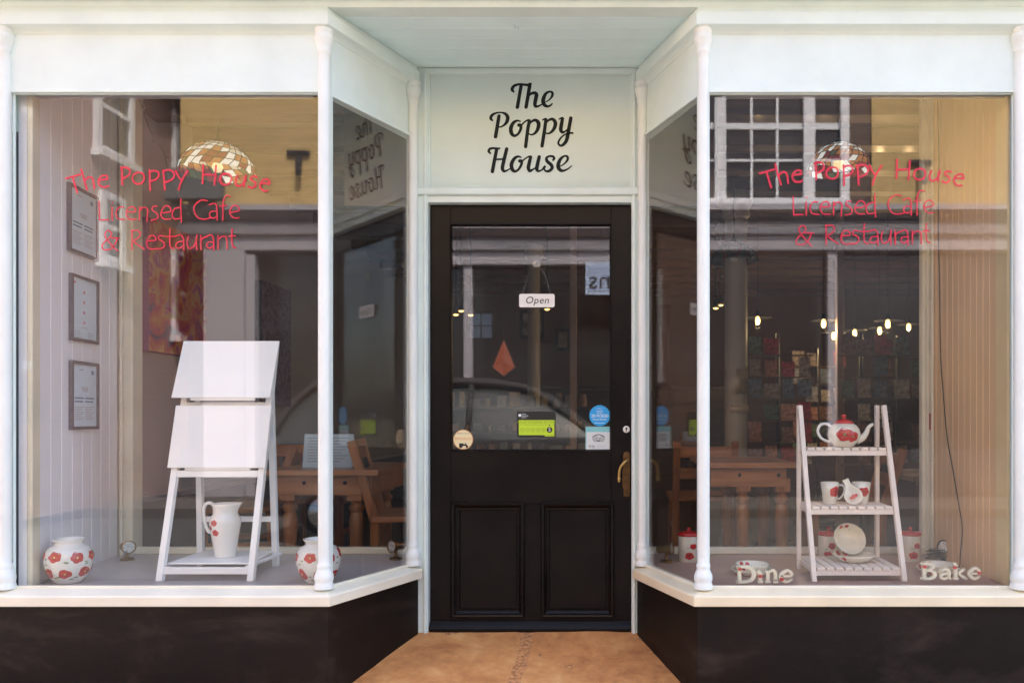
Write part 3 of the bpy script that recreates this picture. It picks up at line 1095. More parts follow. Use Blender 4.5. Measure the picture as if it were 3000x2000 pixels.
label_txt(mb, 'standards', 5, 1538, 1217.5, 0.0012, 0)
label_txt(mb, 'agency', 5, 1535, 1222, 0.0012, 0)
tag(mb.build('white_lettering', M['swhite'], t), kind='stuff')

# sponsor sticker
t = thing('sponsor_sticker', 'round cream sponsor sticker with a tractor at the lower left of the door glass', 'sticker', SQ(1357, 1316))
mb = MB()
sticker_base(mb, circ(1357, 1287, 29))
mb.build('backing', M['scream'], t)
mb = MB()
label_txt(mb, 'SPONSOR', 11, 1357, 1285, 0.0011, 0)
for k in range(48):
    a0, a1 = 2 * math.pi * k / 48, 2 * math.pi * (k + 1) / 48
    mb.add([SQ(1357 + r_ * math.cos(a), 1287 + r_ * math.sin(a), 0.0011) for r_, a in ((28.6, a0), (28.6, a1), (27.2, a1), (27.2, a0))], [(0, 1, 2, 3)])
mb.build('orange_lettering', M['sorange'], t)
mb = MB()
rect(mb, 1345, 1298, 1358, 1306, 0.0011, 0)
rect(mb, 1357, 1300.5, 1368, 1305.5, 0.0012, 0)
disc(mb, 1350, 1306.5, 5.2, 0.0013, 0)
disc(mb, 1368, 1307.5, 3.6, 0.0013, 0)
rect(mb, 1363, 1296, 1365, 1301, 0.0013, 0)
label_txt(mb, 'PROUD TO BE A', 5, 1357, 1269, 0.0012, 0)
tag(mb.build('tractor_print', M['sblack'], t), kind='stuff')

# blue roundel
t = thing('roundel_sticker', 'round sky blue guidebook award sticker low on the right of the door glass', 'sticker', SQ(1757, 1248))
mb = MB()
sticker_base(mb, circ(1757, 1217, 30.5))
mb.build('backing', M['sblue'], t)
mb = MB()
label_txt(mb, '2019/2020', 13, 1757, 1218, 0.0011, 0, spacing=0.92)
label_txt(mb, 'Great Britain', 8, 1757, 1228, 0.0011, 0)
label_txt(mb, 'lonely', 8, 1757, 1203.5, 0.0011, 0)
label_txt(mb, 'planet', 6, 1757, 1209, 0.0011, 0)
label_txt(mb, 'as seen in', 5, 1757, 1196, 0.0011, 0)
rect(mb, 1742, 1238, 1772, 1239, 0.0011, 0)
tag(mb.build('white_lettering', M['swhite'], t), kind='stuff')

# owl sticker
t = thing('owl_sticker', 'square pale sticker with teal border and owl face beside the door handle', 'sticker', SQ(1754, 1320))
mb = MB()
sticker_base(mb, [(1715.5, 1249), (1791, 1249), (1791, 1320), (1715.5, 1320)])
mb.build('backing', M['steal'], t)
mb = MB()
rect(mb, 1718, 1265, 1788, 1317, 0.0010, 0)
mb.build('pale_field', M['spale'], t)
mb = MB()
for cx_ in (1744.5, 1763):
    for k in range(32):
        a0, a1 = 2 * math.pi * k / 32, 2 * math.pi * (k + 1) / 32
        for ro, ri in ((8.3, 6.9), (4.6, 3.4)):
            mb.add([SQ(cx_ + r_ * math.cos(a), 1285 + r_ * math.sin(a), 0.0013) for r_, a in ((ro, a0), (ro, a1), (ri, a1), (ri, a0))], [(0, 1, 2, 3)])
    disc(mb, cx_, 1285, 1.3, 0.0013, 0, 12)
strokes_to(mb, [[(1736, 1279.5, 1.6), (1741, 1275.5, 2), (1753.7, 1272.5, 2.4), (1766, 1275.5, 2), (1771, 1279.5, 1.6)], [(1751, 1289, 2.5), (1753.7, 1293, 2.5), (1756.5, 1289, 2.5)]], lambda x, y: SQ(x, y, 0.0014), (0, -1, 0), n=5)
label_txt(mb, 'trip', 12, 1733.5, 1306, 0.0013, 0)
tag(mb.build('owl_print', M['sblack'], t), kind='stuff')
mb = MB()
label_txt(mb, 'advisor', 11, 1762, 1306, 0.0013, 0)
mb.build('faint_lettering', mat('faded_grey_print', (0.5, 0.53, 0.52), 0.5, var=0), t)

# open sign on a sucker hook
yo = YF + 0.006
t = thing('open_sign', 'small white Open sign hung by a thread from a sucker on the door glass', 'sign', P(1573, 902, yo))
mb = MB()
O = lambda x, y: P(x, y, yo)
rr = 5
outl = []
for cx_, cy_, a0 in ((1526, 866, 180), (1620, 866, 270), (1620, 895, 0), (1526, 895, 90)):
    for k in range(5):
        a = R(a0 + 22.5 * k)
        outl.append((cx_ + rr * math.cos(a), cy_ + rr * math.sin(a)))
mb.prism([O(x, y) for x, y in outl], (0, -0.003, 0))
mb.build('board', M['off'], t)
mb = MB()
k = (CAMD + yo) / F
put_text(mb, 'Open', 29 * k, P(1573, 880, yo - 0.0042), (1, 0, 0), (0, 0, 1), 0, shear=0.22, spacing=1.08)
mb.build('lettering', M['letter'], t)
mb = MB()
hz = P(1572, 771, yo)
mb.lathe([(0, 0.001), (0.020, 0.0), (0.019, 0.003), (0.012, 0.006), (0.007, 0.010), (0.006, 0.016), (0.0, 0.018)], (hz.x, YF + 0.0115, hz.z), 24, axis=rot)
mb.build('sucker', mat('clear_vinyl_sucker', (0.62, 0.6, 0.56), 0.2, var=0, trans=0.35), t)
mb = MB()
for sgn in (-1, 1):
    mb.tube(catmull([P(1572, 776, yo - 0.006), P(1572 + sgn * 22, 800, yo - 0.002), P(1572 + sgn * 42, 864, yo - 0.002)], 5), 0.00035, 5)
mb.build('thread', M['off'], t)

# ------------------------------------------------------------------ shell of the building
sh = M['wall_in']
ZCE = 2.72
YBK = 8.0
XL, XR = -2.52, 4.6
W = lambda n, *a, m=sh: MB().box(*a).build(n, m, B)
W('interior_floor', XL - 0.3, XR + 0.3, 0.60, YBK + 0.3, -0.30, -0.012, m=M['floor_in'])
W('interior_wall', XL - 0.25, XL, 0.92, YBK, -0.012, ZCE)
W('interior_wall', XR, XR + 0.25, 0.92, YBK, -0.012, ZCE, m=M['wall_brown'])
# back wall round a small window
bwx0, bwx1 = PX(1370, YBK), PX(1441, YBK)
bwz0, bwz1 = PZ(990, YBK), PZ(913, YBK)
bw = MB()
bw.box(XL - 0.25, bwx0, YBK, YBK + 0.25, -0.012, ZCE)
bw.box(bwx1, XR + 0.25, YBK, YBK + 0.25, -0.012, ZCE)
bw.box(bwx0, bwx1, YBK, YBK + 0.25, -0.012, bwz0)
bw.box(bwx0, bwx1, YBK, YBK + 0.25, bwz1, ZCE)
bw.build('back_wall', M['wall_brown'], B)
mb = MB()
for x in (bwx0 + 0.006, (bwx0 + bwx1) / 2, bwx1 - 0.006):
    mb.box(x - 0.008, x + 0.008, YBK + 0.10, YBK + 0.13, bwz0, bwz1)
for z in (bwz0 + 0.006, (bwz0 + bwz1) / 2, bwz1 - 0.006):
    mb.box(bwx0 + 0.014, bwx1 - 0.014, YBK + 0.102, YBK + 0.128, z - 0.007, z + 0.007)
rw = mb.build('rear_window', M['darkwood'], B)
MB().box(bwx0, bwx1, YBK + 0.114, YBK + 0.117, bwz0, bwz1).build('rear_pane', glass_mat('dimmed_rear_glass', 1.5, tint=(0.10, 0.105, 0.12)), rw)  # dark tint put in to dim the daylight through the pane
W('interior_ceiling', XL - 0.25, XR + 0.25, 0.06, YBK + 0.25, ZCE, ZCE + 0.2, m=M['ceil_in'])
for i in range(15):
    y = 0.70 + i * 0.50
    MB().box(XL, XR, y, y + 0.13, ZCE - 0.11, ZCE - 0.001).build('ceiling_beam', M['beam'], B, bevel=0.006)
# upper storey and flanks in brick, roof; unseen, put in to block sun from behind
UB = brick_mat('red_brick', (0.30, 0.13, 0.085), (0.24, 0.10, 0.07), (0.34, 0.29, 0.24))
mb = MB()
mb.box(-3.4, 5.2, 0.055, 0.30, 2.80, 4.5)
mb.box(-3.4, -2.76, 0.055, 0.92, -0.3, 2.57)
mb.box(2.01, 5.2, 0.055, 0.30, -0.3, 2.80)
mb.box(-3.4, XL - 0.25, 0.92, YBK + 0.25, -0.3, 4.5)
mb.box(XR + 0.25, 5.2, 0.30, YBK + 0.25, -0.3, 4.5)
mb.box(XL - 0.25, XR + 0.25, YBK + 0.005, YBK + 0.25, ZCE + 0.2, 4.5)
mb.build('brick_wall', UB, B)
mb = MB()
mb.prism([(-3.6, -0.25, 4.45), (-3.6, 4.2, 6.2), (-3.6, 8.7, 4.45)], (9.0, 0, 0))
mb.build('roof', mat('slate_roof', (0.06, 0.06, 0.07), 0.6, var=0.2, scale=8), B)
# hidden returns of the front: header behind frieze and soffit
mb = MB()
mb.box(-2.76, -1.2, 0.05, 0.10, ZGT + 0.01, 2.56)
mb.box(0.45, 2.01, 0.05, 0.10, ZGT + 0.01, 2.56)
mb.box(-3.4, 5.2, 0.055, 0.62, 2.595, 2.72)
mb.build('window_header', sh, B)
MB().box(-1.25, 0.5, 0.622, 0.66, zdt + 0.01, 2.594).build('door_header', M['darkwood'], B)
for xa, xb in ((-1.22, dx0), (dx1, 0.46)):
    pass

# display shelves
for (poly, nm) in (([(-2.70, 0.0), (-1.12, 0.0), (-0.925, 0.50), (-0.925, YB), (-2.70, YB)], 'l'), ([(0.36, 0.0), (1.95, 0.0), (1.95, YB), (0.168, YB), (0.168, 0.50)], 'r')):
    mb = MB()
    mb.prism([(x, y, ZFLOOR - 0.03) for x, y in poly], (0, 0, 0.03))
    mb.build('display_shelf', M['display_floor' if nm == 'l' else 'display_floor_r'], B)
# low rail and posts at the back of each display
for x0, x1 in ((-2.36, -0.86), (0.10, 1.60)):
    MB().box(x0, x1, YB - 0.02, YB + 0.02, ZFLOOR + 0.0005, ZFLOOR + 0.034).build('back_rail', M['cream'], B, bevel=0.006)
    MB().box(x0, x1, YB + 0.02, YB + 0.05, -0.012, ZFLOOR).build('back_panel', M['darkwood'], B)
for x0, x1 in ((-2.425, -2.352), (1.556, 1.66)):
    MB().box(x0, x1, YB - 0.03, YB + 0.06, ZFLOOR + 0.001, ZCE).build('back_post', M['cream'], B, bevel=0.006)
MB().box(1.536, 1.556, YB - 0.012, YB + 0.03, ZFLOOR + 0.001, ZCE).build('back_post', M['cream'], B, bevel=0.004)
MB().box(-2.78, -2.425, YB, YB + 0.09, -0.012, ZCE).build('interior_wall', sh, B)
MB().box(1.66, 2.01, YB, YB + 0.09, -0.012, ZCE).build('interior_wall', M['wall_brown'], B)
MB().box(2.01, XR, 0.30, 0.92, -0.012, ZCE).build('interior_wall', M['wall_brown'], B)

# tongue-and-groove cheeks
WLa, WLb = Vector((-2.315, 0.055, 0)), Vector((-2.418, 0.80, 0))
WRa, WRb = Vector((1.588, 0.055, 0)), Vector((1.572, 0.80, 0))


def cheek(a, b, n, m, side, lead, tm='cream'):
    d = (b - a)
    L = d.length
    d.normalize()
    nrm = Vector((d.y, -d.x, 0)) * side     # into the wall
    ztop = 2.60
    for i in range(n):
        p = a + d * (lead + (L - lead) * i / n + 0.0009)
        q = a + d * (lead + (L - lead) * (i + 1) / n - 0.0009)
        mb_ = MB()
        mb_.prism([p + Vector((0, 0, ZFLOOR)), q + Vector((0, 0, ZFLOOR)), q + nrm * 0.014 + Vector((0, 0, ZFLOOR)), p + nrm * 0.014 + Vector((0, 0, ZFLOOR))], (0, 0, ztop - ZFLOOR))
        mb_.build('wall_board', M[m], B, bevel=0.002, seg=1)
    mb_ = MB()
    p, q = a + nrm * 0.0145 + d * 0.0, b + nrm * 0.0145
    mb_.prism([p, q, q + nrm * 0.03, p + nrm * 0.03], (0, 0, ztop))
    mb_.build('wall_backing', M[m], B)
    # front trim
    mb_ = MB()
    p, q = a - nrm * 0.006, a + d * (lead - 0.002) - nrm * 0.006
    mb_.prism([p + Vector((0, 0, ZFLOOR)), q + Vector((0, 0, ZFLOOR)), q + nrm * 0.02 + Vector((0, 0, ZFLOOR)), p + nrm * 0.02 + Vector((0, 0, ZFLOOR))], (0, 0, ztop - ZFLOOR))
    mb_.build('wall_trim', M[tm], B, bevel=0.004)
    return d, -nrm


dl, nl = cheek(WLa, WLb, 8, 'boards_left', -1, 0.06)
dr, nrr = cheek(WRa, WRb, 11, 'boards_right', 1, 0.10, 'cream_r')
# electrical conduit runs in the back corners
for x, y in ((-2.385, 0.775), (1.562, 0.765)):
    mb = MB()
    mb.box(x - 0.006, x + 0.006, y - 0.006, y + 0.006, ZFLOOR, 2.6)
    for k in range(8):
        z = 0.5 + k * 0.26
        mb.box(x - 0.009, x + 0.009, y - 0.009, y + 0.009, z, z + 0.008)
    mb.build('conduit', M['cream'], B, bevel=0.002)
# dark board standing in for the shaded gap beside the left cheek
MB().box(-2.46, -2.33, 0.06, 0.10, ZFLOOR, 2.12).build('gap_shade_board', M['navy'], B)
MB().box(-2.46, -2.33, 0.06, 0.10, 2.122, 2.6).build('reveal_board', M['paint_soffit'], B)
# dado on the interior left wall
MB().box(XL - 0.001, XL + 0.012, 0.95, YBK, -0.012, 0.52).build('dado_panel', M['navy'], B)
MB().box(XL - 0.001, XL + 0.03, 0.95, YBK, 0.521, 0.56).build('dado_rail', M['wall_in'], B, bevel=0.006)
MB().box(bwx0 - 2, XR, YBK - 0.02, YBK - 0.001, -0.012, 1.35).build('dado_panel', M['darkwood'], B)
MB().box(bwx0 - 2, XR, YBK - 0.04, YBK - 0.001, 1.351, 1.40).build('dado_rail', M['darkwood'], B, bevel=0.006)


# ------------------------------------------------------------------ certificates on the left cheek
def wall_pt(t_m, z, off):
    return WLa + dl * t_m + nl * off + Vector((0, 0, z))


def certificate(t0, t1, z0, z1, label, style):
    c = wall_pt((t0 + t1) / 2, z0, 0)
    T = thing('framed_certificate', label, 'frame', c, 'framed certificates on the pale boarded wall')

    def quadbox(mb_, a0, a1, b0, b1, o0, o1, m=0):
        v = [wall_pt(a, b, o_) for o_ in (o0, o1) for b in (b0, b1) for a in (a0, a1)]
        mb_.add(v, [(0, 2, 3, 1), (4, 5, 7, 6), (0, 1, 5, 4), (1, 3, 7, 5), (3, 2, 6, 7), (2, 0, 4, 6)], m)
    mb_ = MB()
    w = 0.014
    for a0, a1, b0, b1 in ((t0, t0 + w, z0, z1), (t1 - w, t1, z0, z1), (t0 + w, t1 - w, z0, z0 + w), (t0 + w, t1 - w, z1 - w, z1)):
        quadbox(mb_, a0, a1, b0, b1, 0.001, 0.018)
    mb_.build('frame', M['frame_grey'], T, bevel=0.002)
    mb_ = MB()
    quadbox(mb_, t0 + w, t1 - w, z0 + w, z1 - w, 0.001, 0.010)
    mb_.build('paper', M['paper'], T)
    k = 0.0106
    mb_ = MB()
    tw, th = t1 - t0, z1 - z0
    L = lambda a, b, c_, d_, m: mb_.add([wall_pt(t0 + a * tw, z0 + b * th, k), wall_pt(t0 + c_ * tw, z0 + b * th, k), wall_pt(t0 + c_ * tw, z0 + d_ * th, k), wall_pt(t0 + a * tw, z0 + d_ * th, k)], [(0, 1, 2, 3)], m)
    if style == 0:
        L(.74, .82, .84, .88, 0)
        L(.3, .87, .45, .885, 1)
        for i in range(4):
            L(.36 + .02 * i, .62 - .02 * i, .62, .628 - .02 * i, 1)
        for a in (.14, .52):
            L(a, .45, a + .33, .475, 0)
            L(a, .40, a + .30, .425, 0)
            for i in range(8):
                L(a, .33 - i * .026, a + .33 - .05 * (i % 3), .337 - i * .026, 1)
    else:
        L(.1, .87, .18, .895, 2)
        for i in range(4):
            zc, cc = .76 - i * .155, .48
            n_ = 5
            pts_ = []
            for q in range(10):
                a = R(90 + 36 * q)
                r_ = 0.0105 if q % 2 == 0 else 0.0045
                pts_.append(wall_pt(t0 + cc * tw + r_ * math.cos(a), z0 + zc * th + r_ * math.sin(a), k))
            mb_.add(pts_, [list(range(10))], 2)
        L(.36, .215, .6, .222, 1)
        for a in (.12, .6):
            for i in range(4):
                L(a, .15 - i * .03, a + .22 + .05 * (i % 2), .157 - i * .03, 1)
    tag(mb_.build('print', [M['print_blue'], M['print_grey'], M['print_red']], T), kind='stuff')
    return T


certificate(0.268, 0.523, 1.700, 1.996, 'topmost framed certificate with blue print on the pale boarded wall', 0)
certificate(0.285, 0.528, 1.316, 1.607, 'middle framed certificate with four red stars on the pale boarded wall', 1)
certificate(0.285, 0.528, 0.925, 1.228, 'lowest framed certificate with two columns of blue print on the pale wall', 0)


# ------------------------------------------------------------------ ceramics
def prof_r(prof, z):
    for (r0, z0), (r1, z1) in zip(prof, prof[1:]):
        if min(z0, z1) <= z <= max(z0, z1) and abs(z1 - z0) > 1e-6:
            return r0 + (r1 - r0) * (z - z0) / (z1 - z0)
    return prof[-1][0]


def motif(mb_, prof, c, th, z, size, seed, e=0.0005, lobes=5, leaf=True, flip=1):
    """a poppy printed on a turned surface (prof must be single valued there)"""
    rnd = random.Random(seed)
    c = Vector(c)

    def on(u, v, ee):
        zz = z + v
        r = prof_r(prof, zz) + ee * flip
        a = th + u / max(r, 0.01)
        return c + Vector((r * math.cos(a), r * math.sin(a), zz))
    n = 24
    ph = rnd.random() * 6
    rad = [size * (0.90 + 0.10 * math.cos(lobes * 2 * math.pi * i / n + ph) * 0.8 + 0.05 * rnd.uniform(-1, 1)) for i in range(n)]
    sq = rnd.uniform(0.75, 0.95)
    rings = [[on(f_ * rad[i] * math.cos(2 * math.pi * i / n), f_ * sq * rad[i] * math.sin(2 * math.pi * i / n), e) for i in range(n)] for f_ in (0.35, 0.7, 1.0)]
    base = len(mb_.v)
    mb_.v.append(tuple(on(0, 0, e)))
    for rg in rings:
        mb_.v += [tuple(p) for p in rg]
    for i in range(n):
        j = (i + 1) % n
        mb_.face([base, base + 1 + i, base + 1 + j], 0, True)
        for k_ in range(2):
            a = base + 1 + k_ * n
            mb_.face([a + i, a + n + i, a + n + j, a + j], 0, True)
    h = size * 0.15
    mb_.add([on(h * math.cos(2 * math.pi * i / 10), h * math.sin(2 * math.pi * i / 10), e * 2.2) for i in range(10)], [list(range(10))], 1)
    if leaf:
        for s_ in (-1, 1):
            a = rnd.uniform(-1, 1)
            du, dv = size * 1.05 * s_, -size * 0.7 + a * size * 0.4
            pts_ = [(du, dv), (du + s_ * size * 0.3, dv + size * 0.12), (du + s_ * size * 0.75, dv + size * 0.05), (du + s_ * size * 0.35, dv - size * 0.12)]
            try:
                mb_.add([on(u, v, e) for u, v in pts_], [(0, 1, 2, 3)], 2)
            except Exception:
                pass


POP = [M['poppy'], M['poppy_dark'], M['leaf']]
POPY = [M['poppy'], M['yellowc'], M['leaf']]
FRONT = -math.pi / 2


def vase(x, y, label, seed):
    c = Vector((x, y, ZFLOOR + 0.0004))
    T = thing('ginger_jar_vase', label, 'vase', c, 'round poppy vases')
    pf = [(0.045, 0.0), (0.050, 0.004), (0.066, 0.025), (0.080, 0.052), (0.0875, 0.085), (0.0885, 0.108), (0.083, 0.130), (0.070, 0.146), (0.055, 0.154), (0.050, 0.159), (0.053, 0.168), (0.059, 0.176), (0.060, 0.180)]
    inner = [(0.056, 0.180), (0.047, 0.160), (0.05, 0.15), (0.078, 0.12), (0.08, 0.08), (0.045, 0.008), (0, 0.008)]
    mb_ = MB()
    mb_.lathe([(0, 0)] + pf + inner, c, 40)
    mb_.build('vase_body', M['ceramic'], T)
    mb_ = MB()
    rnd = random.Random(seed)
    for k_ in range(7):
        a = FRONT + k_ * 2 * math.pi / 7 + rnd.uniform(-.12, .12)
        motif(mb_, pf, c, a, 0.115 + rnd.uniform(-.008, .008), 0.0265 + rnd.uniform(-.003, .003), seed + k_, lobes=5)
        motif(mb_, pf, c, a + .42, 0.048 + rnd.uniform(-.01, .008), 0.0265 + rnd.uniform(-.003, .003), seed + 20 + k_, lobes=3)
    mb_.build('poppy_print', POPY, T)
    return T


vase(PX(202, 0.14), 0.14, 'round white vase with red poppies in the far left corner of the window', 11)
vase(PX(933, 0.14), 0.14, 'round white vase with red poppies behind the slim white corner column', 47)

# ------------------------------------------------------------------ white display easel in the left window
T = thing('display_easel', 'white folding display stand with two blank white boards', 'stand', (-1.67, 0.3, ZFLOOR))
wt = M['white']
xl, xr = -1.858, -1.483
ftl, ftr = Vector((xl, 0.16, ZFLOOR)), Vector((xr, 0.16, ZFLOOR))
tpl, tpr = Vector((xl + 0.005, 0.42, 1.31)), Vector((xr - 0.005, 0.42, 1.31))
leg = lambda a, b, n='leg', w=0.026, t_=0.026: MB().bar(a, b, w, t_, up=(0, 1, 0)).build(n, wt, T, bevel=0.002)
leg(ftl, tpl)
leg(ftr, tpr)
rfl, rfr = Vector((xl - 0.012, 0.52, ZFLOOR)), Vector((xr - 0.045, 0.52, ZFLOOR))
leg(rfl, Vector((xl + 0.012, 0.45, 1.27)))
leg(rfr, Vector((xr - 0.045, 0.45, 1.27)))
on_f = lambda z: ftl.y + (tpl.y - ftl.y) * (z - ZFLOOR) / (1.31 - ZFLOOR)
for z in (0.348, PZ(1389, 0.235), PZ(1187, 0.33)):
    y = on_f(z)
    MB().box(xl + 0.013, xr - 0.013, y - 0.009, y + 0.009, z - 0.014, z + 0.014).build('rail', wt, T, bevel=0.002)
for z in (0.52, 0.80):
    MB().box(xl + 0.004, xr - 0.058, 0.487, 0.503, z - 0.012, z + 0.012).build('rail', wt, T, bevel=0.002)
for x in (xl + 0.002, xr - 0.022):
    MB().bar((x, on_f(0.36), 0.362), (x, 0.515, 0.362), 0.016, 0.012).build('side_rail', wt, T, bevel=0.002)
mb = MB()
mb.prism([(xl + 0.016, 0.192, 0.369), (xr - 0.016, 0.192, 0.369), (xr - 0.05, 0.50, 0.369), (xl + 0.012, 0.50, 0.369)], (0, 0, 0.008))
mb.build('shelf', wt, T, bevel=0.002)
for (ya, yb_, xa, xb) in ((1000, 1166, -0.028, 0.02), (1188, 1370, -0.02, 0.018)):
    # tilted boards on the front frame
    za, zb_ = None, None
    pts = []
    for yy in (ya, yb_):
        z = 1.0
        for _ in range(12):
            Y = on_f(z) - 0.022
            z = PZ(yy, Y)
        pts.append((Y, z))
    (Y1, z1), (Y0, z0) = pts
    if ya < 1100:
        Y1, Y0 = Y1 + 0.005, Y0 - 0.03
    mb = MB()
    nrm = Vector((0, -(z1 - z0), (Y1 - Y0))).normalized()
    mb.prism([(xl + xa, Y0, z0), (xr + xb, Y0, z0), (xr + xb, Y1, z1), (xl + xa, Y1, z1)], nrm * 0.006)
    mb.build('board', wt, T, bevel=0.0015)
    mb = MB()
    mb.bar((xl + 0.05, Y0 + 0.008, z0 - 0.004), (xr - 0.05, Y0 + 0.008, z0 - 0.004), 0.012, 0.012)
    mb.build('board_ledge', wt, T)

# jug on the easel shelf
jx, jy, jz = PX(660, 0.33), 0.33, 0.3778
T = thing('water_jug', 'tall white jug with three small poppies on the easel shelf', 'jug', (jx, jy, jz))
pf = [(0.041, 0.0), (0.043, 0.004), (0.049, 0.05), (0.058, 0.11), (0.064, 0.145), (0.063, 0.163), (0.054, 0.180), (0.049, 0.187), (0.049, 0.205), (0.052, 0.222), (0.056, 0.232)]
mb = MB()
mb.lathe([(0, 0)] + pf + [(0.053, 0.231), (0.046, 0.20), (0.058, 0.15), (0.04, 0.008), (0, 0.008)], (jx, jy, jz), 36)
# pull the lip into a spout on the right
vv = []
for (x, y, z) in mb.v:
    dz = z - jz
    if dz > 0.19:
        a = math.atan2(y - jy, x - jx)
        k = max(0, math.cos(a)) ** 6 * (dz - 0.19) / 0.042
        x += 0.020 * k
        z += 0.004 * k
    vv.append((x, y, z))
mb.v = vv
mb.build('jug_body', M['ceramic'], T)
mb = MB()
hp_ = catmull([(jx - 0.045, jy, jz + 0.215), (jx - 0.062, jy, jz + 0.232), (jx - 0.085, jy, jz + 0.226), (jx - 0.094, jy, jz + 0.195), (jx - 0.088, jy, jz + 0.150), (jx - 0.074, jy, jz + 0.112), (jx - 0.054, jy, jz + 0.104)], 6)
mb.tube(hp_, 0.0075, 10)
mb.build('handle', M['ceramic'], T)
mb = MB()
for (th, z, s) in ((-.34, 0.152, .017), (-.30, 0.110, .018), (-.74, 0.130, .012)):
    motif(mb, pf, (jx, jy, jz), FRONT + th, z, s, int(z * 1000), leaf=False)
mb.build('poppy_print', POP, T)

# ------------------------------------------------------------------ ladder shelf in the right window
T = thing('ladder_shelf', 'white slatted three tier ladder shelf holding poppy crockery', 'shelf', (1.02, 0.3, ZFLOOR))
pw = M['pinkwhite']
xl, xr = 0.833, 1.203
fy0, fy1, ztop = 0.145, 0.40, 1.03
on_l = lambda z: fy0 + (fy1 - fy0) * (z - ZFLOOR) / (ztop - ZFLOOR)
for x in (xl, xr):
    MB().bar((x, fy0, ZFLOOR), (x, fy1, ztop), 0.020, 0.024, up=(0, 1, 0)).build('front_leg', pw, T, bevel=0.002)
    xx = x + (0.004 if x == xl else -0.018)
    MB().box(xx - 0.009, xx + 0.009, 0.425, 0.447, ZFLOOR, ztop + 0.003).build('back_leg', pw, T, bevel=0.002)
for z in (0.849, 0.605, 0.364):
    y0 = on_l(z) - 0.002
    y1 = 0.435
    MB().box(xl + 0.011, xr - 0.011, y0 - 0.008, y0 + 0.008, z - 0.034, z - 0.0125).build('front_rail', pw, T, bevel=0.0015)
    MB().box(xl + 0.011, xr - 0.030, y1 - 0.006, y1 + 0.008, z - 0.034, z - 0.0125).build('back_rail', pw, T, bevel=0.0015)
    for x in (xl + 0.012, xr - 0.014):
        MB().box(x - 0.005, x + 0.007, y0 + 0.009, y1 - 0.007, z - 0.034, z - 0.0125).build('side_rail', pw, T, bevel=0.0015)
    n = 9
    x0_, x1_ = xl + 0.012, xr - 0.012
    for i in range(n):
        a = x0_ + (x1_ - x0_) * i / n
        b = x0_ + (x1_ - x0_) * (i + 1) / n
        MB().box(a + 0.0035, b - 0.0035, y0 - 0.012, y1 + 0.006, z - 0.012, z).build('slat', pw, T, bevel=0.0012, seg=1)

# teapot
tx, ty, tz = PX(2472, 0.375), 0.375, 0.8492
T = thing('teapot', 'white teapot with a large red poppy and red lid on the top shelf', 'teapot', (tx, ty, tz))
pf = [(0.036, 0.0), (0.040, 0.003), (0.058, 0.022), (0.069, 0.045), (0.071, 0.060), (0.066, 0.080), (0.054, 0.096), (0.044, 0.103)]
mb = MB()
mb.lathe([(0, 0)] + pf + [(0, 0.103)], (tx, ty, tz), 40)
mb.build('pot_body', M['ceramic_cream'], T)
mb = MB()
mb.lathe([(0.043, 0.1035), (0.044, 0.107), (0.036, 0.116), (0.020, 0.122), (0.007, 0.124), (0.006, 0.128), (0.011, 0.133), (0.012, 0.139), (0.008, 0.144), (0, 0.145)], (tx, ty, tz), 30)
mb.build('lid', M['redlid'], T)
mb = MB()
sp = catmull([(tx + 0.055, ty, tz + 0.030), (tx + 0.080, ty, tz + 0.040), (tx + 0.098, ty, tz + 0.062), (tx + 0.108, ty, tz + 0.086), (tx + 0.128, ty, tz + 0.102)], 6)
mb.tube(sp, [0.020 - 0.0135 * (i / (len(sp) - 1)) ** 0.7 for i in range(len(sp))], 14)
mb.build('spout', M['ceramic_cream'], T)
mb = MB()
hp_ = catmull([(tx - 0.056, ty, tz + 0.090), (tx - 0.078, ty, tz + 0.103), (tx - 0.104, ty, tz + 0.096), (tx - 0.114, ty, tz + 0.070), (tx - 0.101, ty, tz + 0.042), (tx - 0.078, ty, tz + 0.028), (tx - 0.060, ty, tz + 0.026)], 6)
mb.tube(hp_, 0.0065, 10)
mb.build('handle', M['ceramic'], T)
mb = MB()
motif(mb, pf, (tx, ty, tz), FRONT - 0.22, 0.056, 0.040, 5, lobes=5, leaf=False)
motif(mb, pf, (tx, ty, tz), FRONT + 0.32, 0.048, 0.031, 9, e=0.0009, lobes=5, leaf=False)
mb.build('poppy_print', [M['poppy'], M['leaf'], M['leaf']], T)

# mugs
zsh = 0.6052
for (pxm, lab, hs, th) in ((2431, 'left poppy mug on the middle shelf of the white ladder shelf', 1, 0.42), (2523, 'right poppy mug on the middle shelf behind the spoon rest', -1, 0.05)):
    mx, my = PX(pxm, 0.345), 0.345
    T = thing('poppy_mug', lab, 'mug', (mx, my, zsh), 'poppy mugs')
    pf = [(0.027, 0.0), (0.029, 0.002), (0.034, 0.045), (0.041, 0.094)]
    mb = MB()
    mb.lathe([(0, 0)] + pf + [(0.0385, 0.094), (0.031, 0.045), (0.026, 0.006), (0, 0.006)], (mx, my, zsh), 30)
    mb.build('mug_body', M['ceramic_cream'], T)
    mb = MB()
    mb.tube(catmull([(mx + hs * 0.034, my, zsh + 0.08), (mx + hs * 0.058, my, zsh + 0.078), (mx + hs * 0.062, my, zsh + 0.05), (mx + hs * 0.045, my, zsh + 0.024), (mx + hs * 0.030, my, zsh + 0.022)], 5), 0.0045, 8)
    mb.build('handle', M['ceramic'], T)
    mb = MB()
    motif(mb, pf, (mx, my, zsh), FRONT + th, 0.055, 0.027, pxm, leaf=False)
    mb.build('poppy_print', POP, T)

